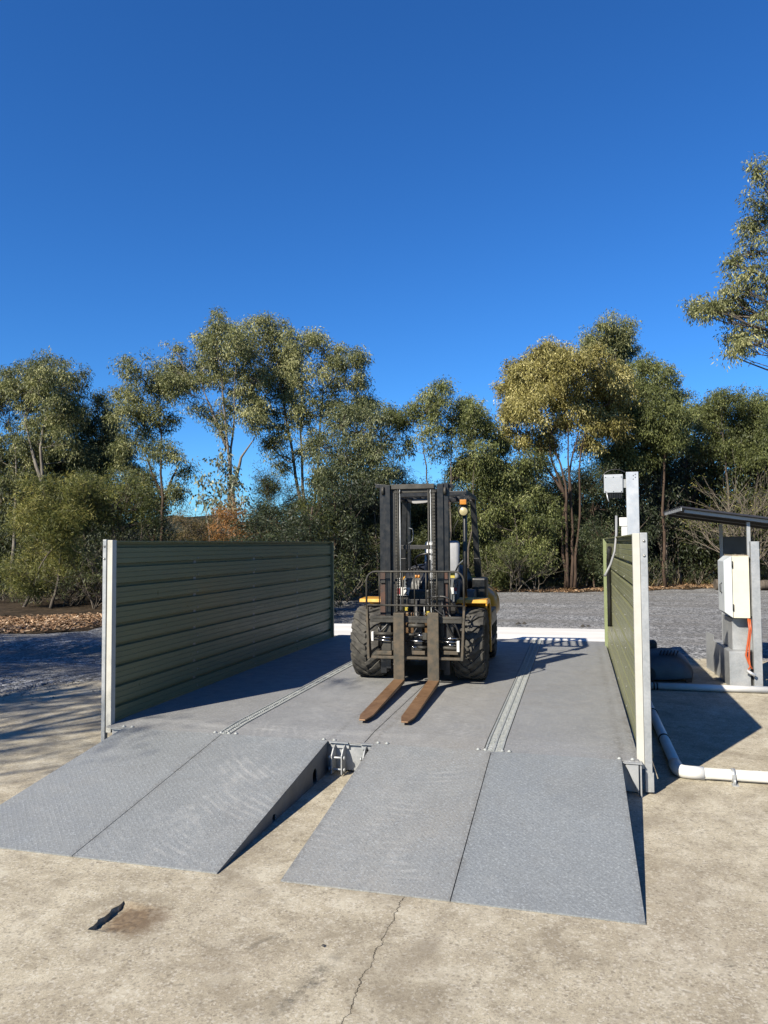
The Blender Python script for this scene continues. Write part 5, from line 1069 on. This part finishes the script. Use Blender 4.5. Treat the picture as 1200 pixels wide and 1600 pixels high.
# trees outside the frame to the left, whose dappled shadows fall on the yard and slab
def shade_tree(x, y, h, seed, label, rad=2.6, low=.45, ncl=60):
    g = np.random.default_rng(seed); t = empty('gum_tree', (x, y, 0), 0, label, 'tree'); mb = MB(); p = wob((0, 0, -.1), (g.normal()*.3, .2, h*.8), g, 7, .05); mb.tube(p, [.17*(1-.1*i) for i in range(8)], 8); tw = MB(); cl = []
    for k in range(ncl):
        u = g.random(); a = g.uniform(0, 6.28); r_ = rad*g.random()**.5; q = np.array([math.cos(a)*r_, math.sin(a)*r_, h*(low+(1-low)*u)]); pw = wob(p[min(7, 2+int(u*5))], q, g, 3, .1); tw.tube(pw, [.05, .03, .02, .01], 4, cap=False); cl.append((*q, g.uniform(.3, .6), .5))
    mb.build('trunk', BPALE, t); tw.build('branches', BPALE, t); leaf_mesh('crown', EUC, cl, 46, .15, .04, .55, g, t, .7)
for (gx, gy, h, sd, lb, rad, low, nc) in ((-10.5, 10.2, 9.5, 401, 'gum tree outside the photo at the left, nearest the slab', 3.0, .5, 150), (-7.0, 8.6, 12, 402, 'tall gum tree outside the photo at the left, furthest from the fence', 2.8, .55, 90), (-12.8, 11.2, 9, 403, 'gum tree outside the photo at the left, next to the gravel', 3.0, .4, 200), (-9.6, 12.3, 10, 404, 'gum tree outside the photo at the far left', 2.8, .4, 170), (-5.6, 7.4, 11, 405, 'gum tree outside the photo at the left, standing closest to the camera', 2.0, .6, 26)):
    hc = h*(low+1)/2; shade_tree(gx-.65*hc, gy-1.2*hc, h, sd, lb, rad, low, nc)

# leaf litter, bark chips and grass along the verge
def scatter(name, label, mat, n, f, Ln, W, lift, tilt, seed, cat=None):
    g = np.random.default_rng(seed); P_ = f(n, g); n = len(P_); a = g.uniform(0, 6.28, n); ax_ = np.stack([np.cos(a), np.sin(a), g.normal(0, tilt, n)+lift], 1); ax_ /= np.linalg.norm(ax_, axis=1, keepdims=True)
    sd = np.cross(ax_, np.stack([g.normal(0, .4, n), g.normal(0, .4, n), np.ones(n)], 1)); sd /= np.linalg.norm(sd, axis=1, keepdims=True)
    L_ = (Ln*g.uniform(.4, 1.5, n))[:, None]; w_ = (W*g.uniform(.5, 1.4, n))[:, None]/2; v_ = np.empty((n, 4, 3)); v_[:, 0] = P_-sd*w_*.6; v_[:, 1] = P_+sd*w_*.6; v_[:, 2] = P_+ax_*L_+sd*w_; v_[:, 3] = P_+ax_*L_-sd*w_
    me = bpy.data.meshes.new(name); me.vertices.add(n*4); me.vertices.foreach_set('co', v_.reshape(-1)); me.loops.add(n*4); me.loops.foreach_set('vertex_index', np.arange(n*4, dtype=np.int32)); me.polygons.add(n); me.polygons.foreach_set('loop_start', np.arange(n, dtype=np.int32)*4); me.polygons.foreach_set('loop_total', np.full(n, 4, dtype=np.int32))
    at_ = me.attributes.new('tone', 'FLOAT', 'FACE'); at_.data.foreach_set('value', g.random(n).astype(np.float32)); me.update(calc_edges=True); me.materials.append(mat); o = bpy.data.objects.new(name, me); COL.objects.link(o); tag(o, label, cat, None, 'stuff'); return o
LIT = m_leaf('leaf_litter', [(0, (.10, .06, .03)), (.35, (.30, .17, .085)), (.7, (.50, .32, .18)), (1, (.60, .46, .32))], .0, .70)
GRS = m_leaf('dry_grass', [(0, (.07, .075, .025)), (.5, (.20, .17, .06)), (1, (.42, .35, .17))], .2)
def band(x0, x1, lo, hi, z0):
    def f(n, g):
        x = g.uniform(x0, x1, n); d = g.triangular(lo, (lo+hi)/2, hi, n)+.3*np.sin(x*1.7)+.15*np.sin(x*4.1); d = d+np.where(g.random(n) < .04, -g.random(n)*.8, 0); y = front(x)+d; return np.stack([x, y, z0+np.clip(d+.3, 0, 3)*.022+g.uniform(0, .05, n)], 1)
    return f
scatter('leaf_litter', 'reddish brown leaf and bark litter heaped along the edge of the trees', LIT, 90000, band(-24, 16, -.9, 3.4, .0), .08, .03, .08, .22, 7, 'leaf litter')
scatter('dry_grass', 'sparse dry grass growing at the edge of the trees', GRS, 6000, band(-9, 16, .6, 3.2, .05), .22, .014, 1.3, .5, 8, 'grass')

# loose stones spilled from the gravel
g = np.random.default_rng(77); mb = MB()
def stone_at(mb, x, y, z, r):
    vs = [(x+dx*r*g.uniform(.7, 1.3), y+dy*r*g.uniform(.7, 1.3), z+max(-.3, dz)*r*g.uniform(.6, 1.1)) for dx, dy, dz in ((1, 0, 0), (.3, .9, 0), (-.8, .5, 0), (-.7, -.6, 0), (.4, -.9, 0), (.1, 0, .8), (0, .1, -.6))]
    mb.add(vs, [(0, 1, 5), (1, 2, 5), (2, 3, 5), (3, 4, 5), (4, 0, 5), (1, 0, 6), (2, 1, 6), (3, 2, 6), (4, 3, 6), (0, 4, 6)])
for _ in range(2600):
    k = g.random()
    if k < .55: y = g.uniform(6.5, 13); x = float(np.interp(y, [-6, 3, 8.5, 10.2, 11.4, 13.6], [-9.5, -8.3, -7.62, -7.2, -6.6, -6.3]))+g.exponential(.22)-.12
    elif k < .75: x = g.uniform(1.4, 8); y = 13.6-g.exponential(.15)+.1
    else: x = g.uniform(-6, 1.6); y = 17.6+g.uniform(-.25, .3)
    stone_at(mb, x, y, .006 if y < 14 else .01, g.uniform(.006, .02))
tag(mb.build('loose_stones', worn('grey_stone', (.20, .205, .21), (.42, .42, .41), .9, 0, 30)), 'loose grey stones spilled from the gravel onto the concrete edges', 'stones', None, 'stuff')
mb = MB(); stone_at(mb, -1.255, 3.53, .006, .014); tag(mb.build('pebble', worn('dark_pebble', (.06, .055, .05), (.12, .11, .1), .9)), 'single dark pebble on the foreground concrete left of the crack', 'pebble')
mb = MB()
for x, y, q_ in ((-1.42, 18.2, .10), (-1.28, 18.25, .07), (.1, 17.9, .09), (.22, 18.0, .06)): stone_at(mb, x, y, .03, q_)
tag(mb.build('earth_clods', worn('dark_earth', (.03, .027, .022), (.09, .08, .065), .95)), 'dark clods of earth on the gravel just behind the pale approach slab', 'clods', None, 'stuff')
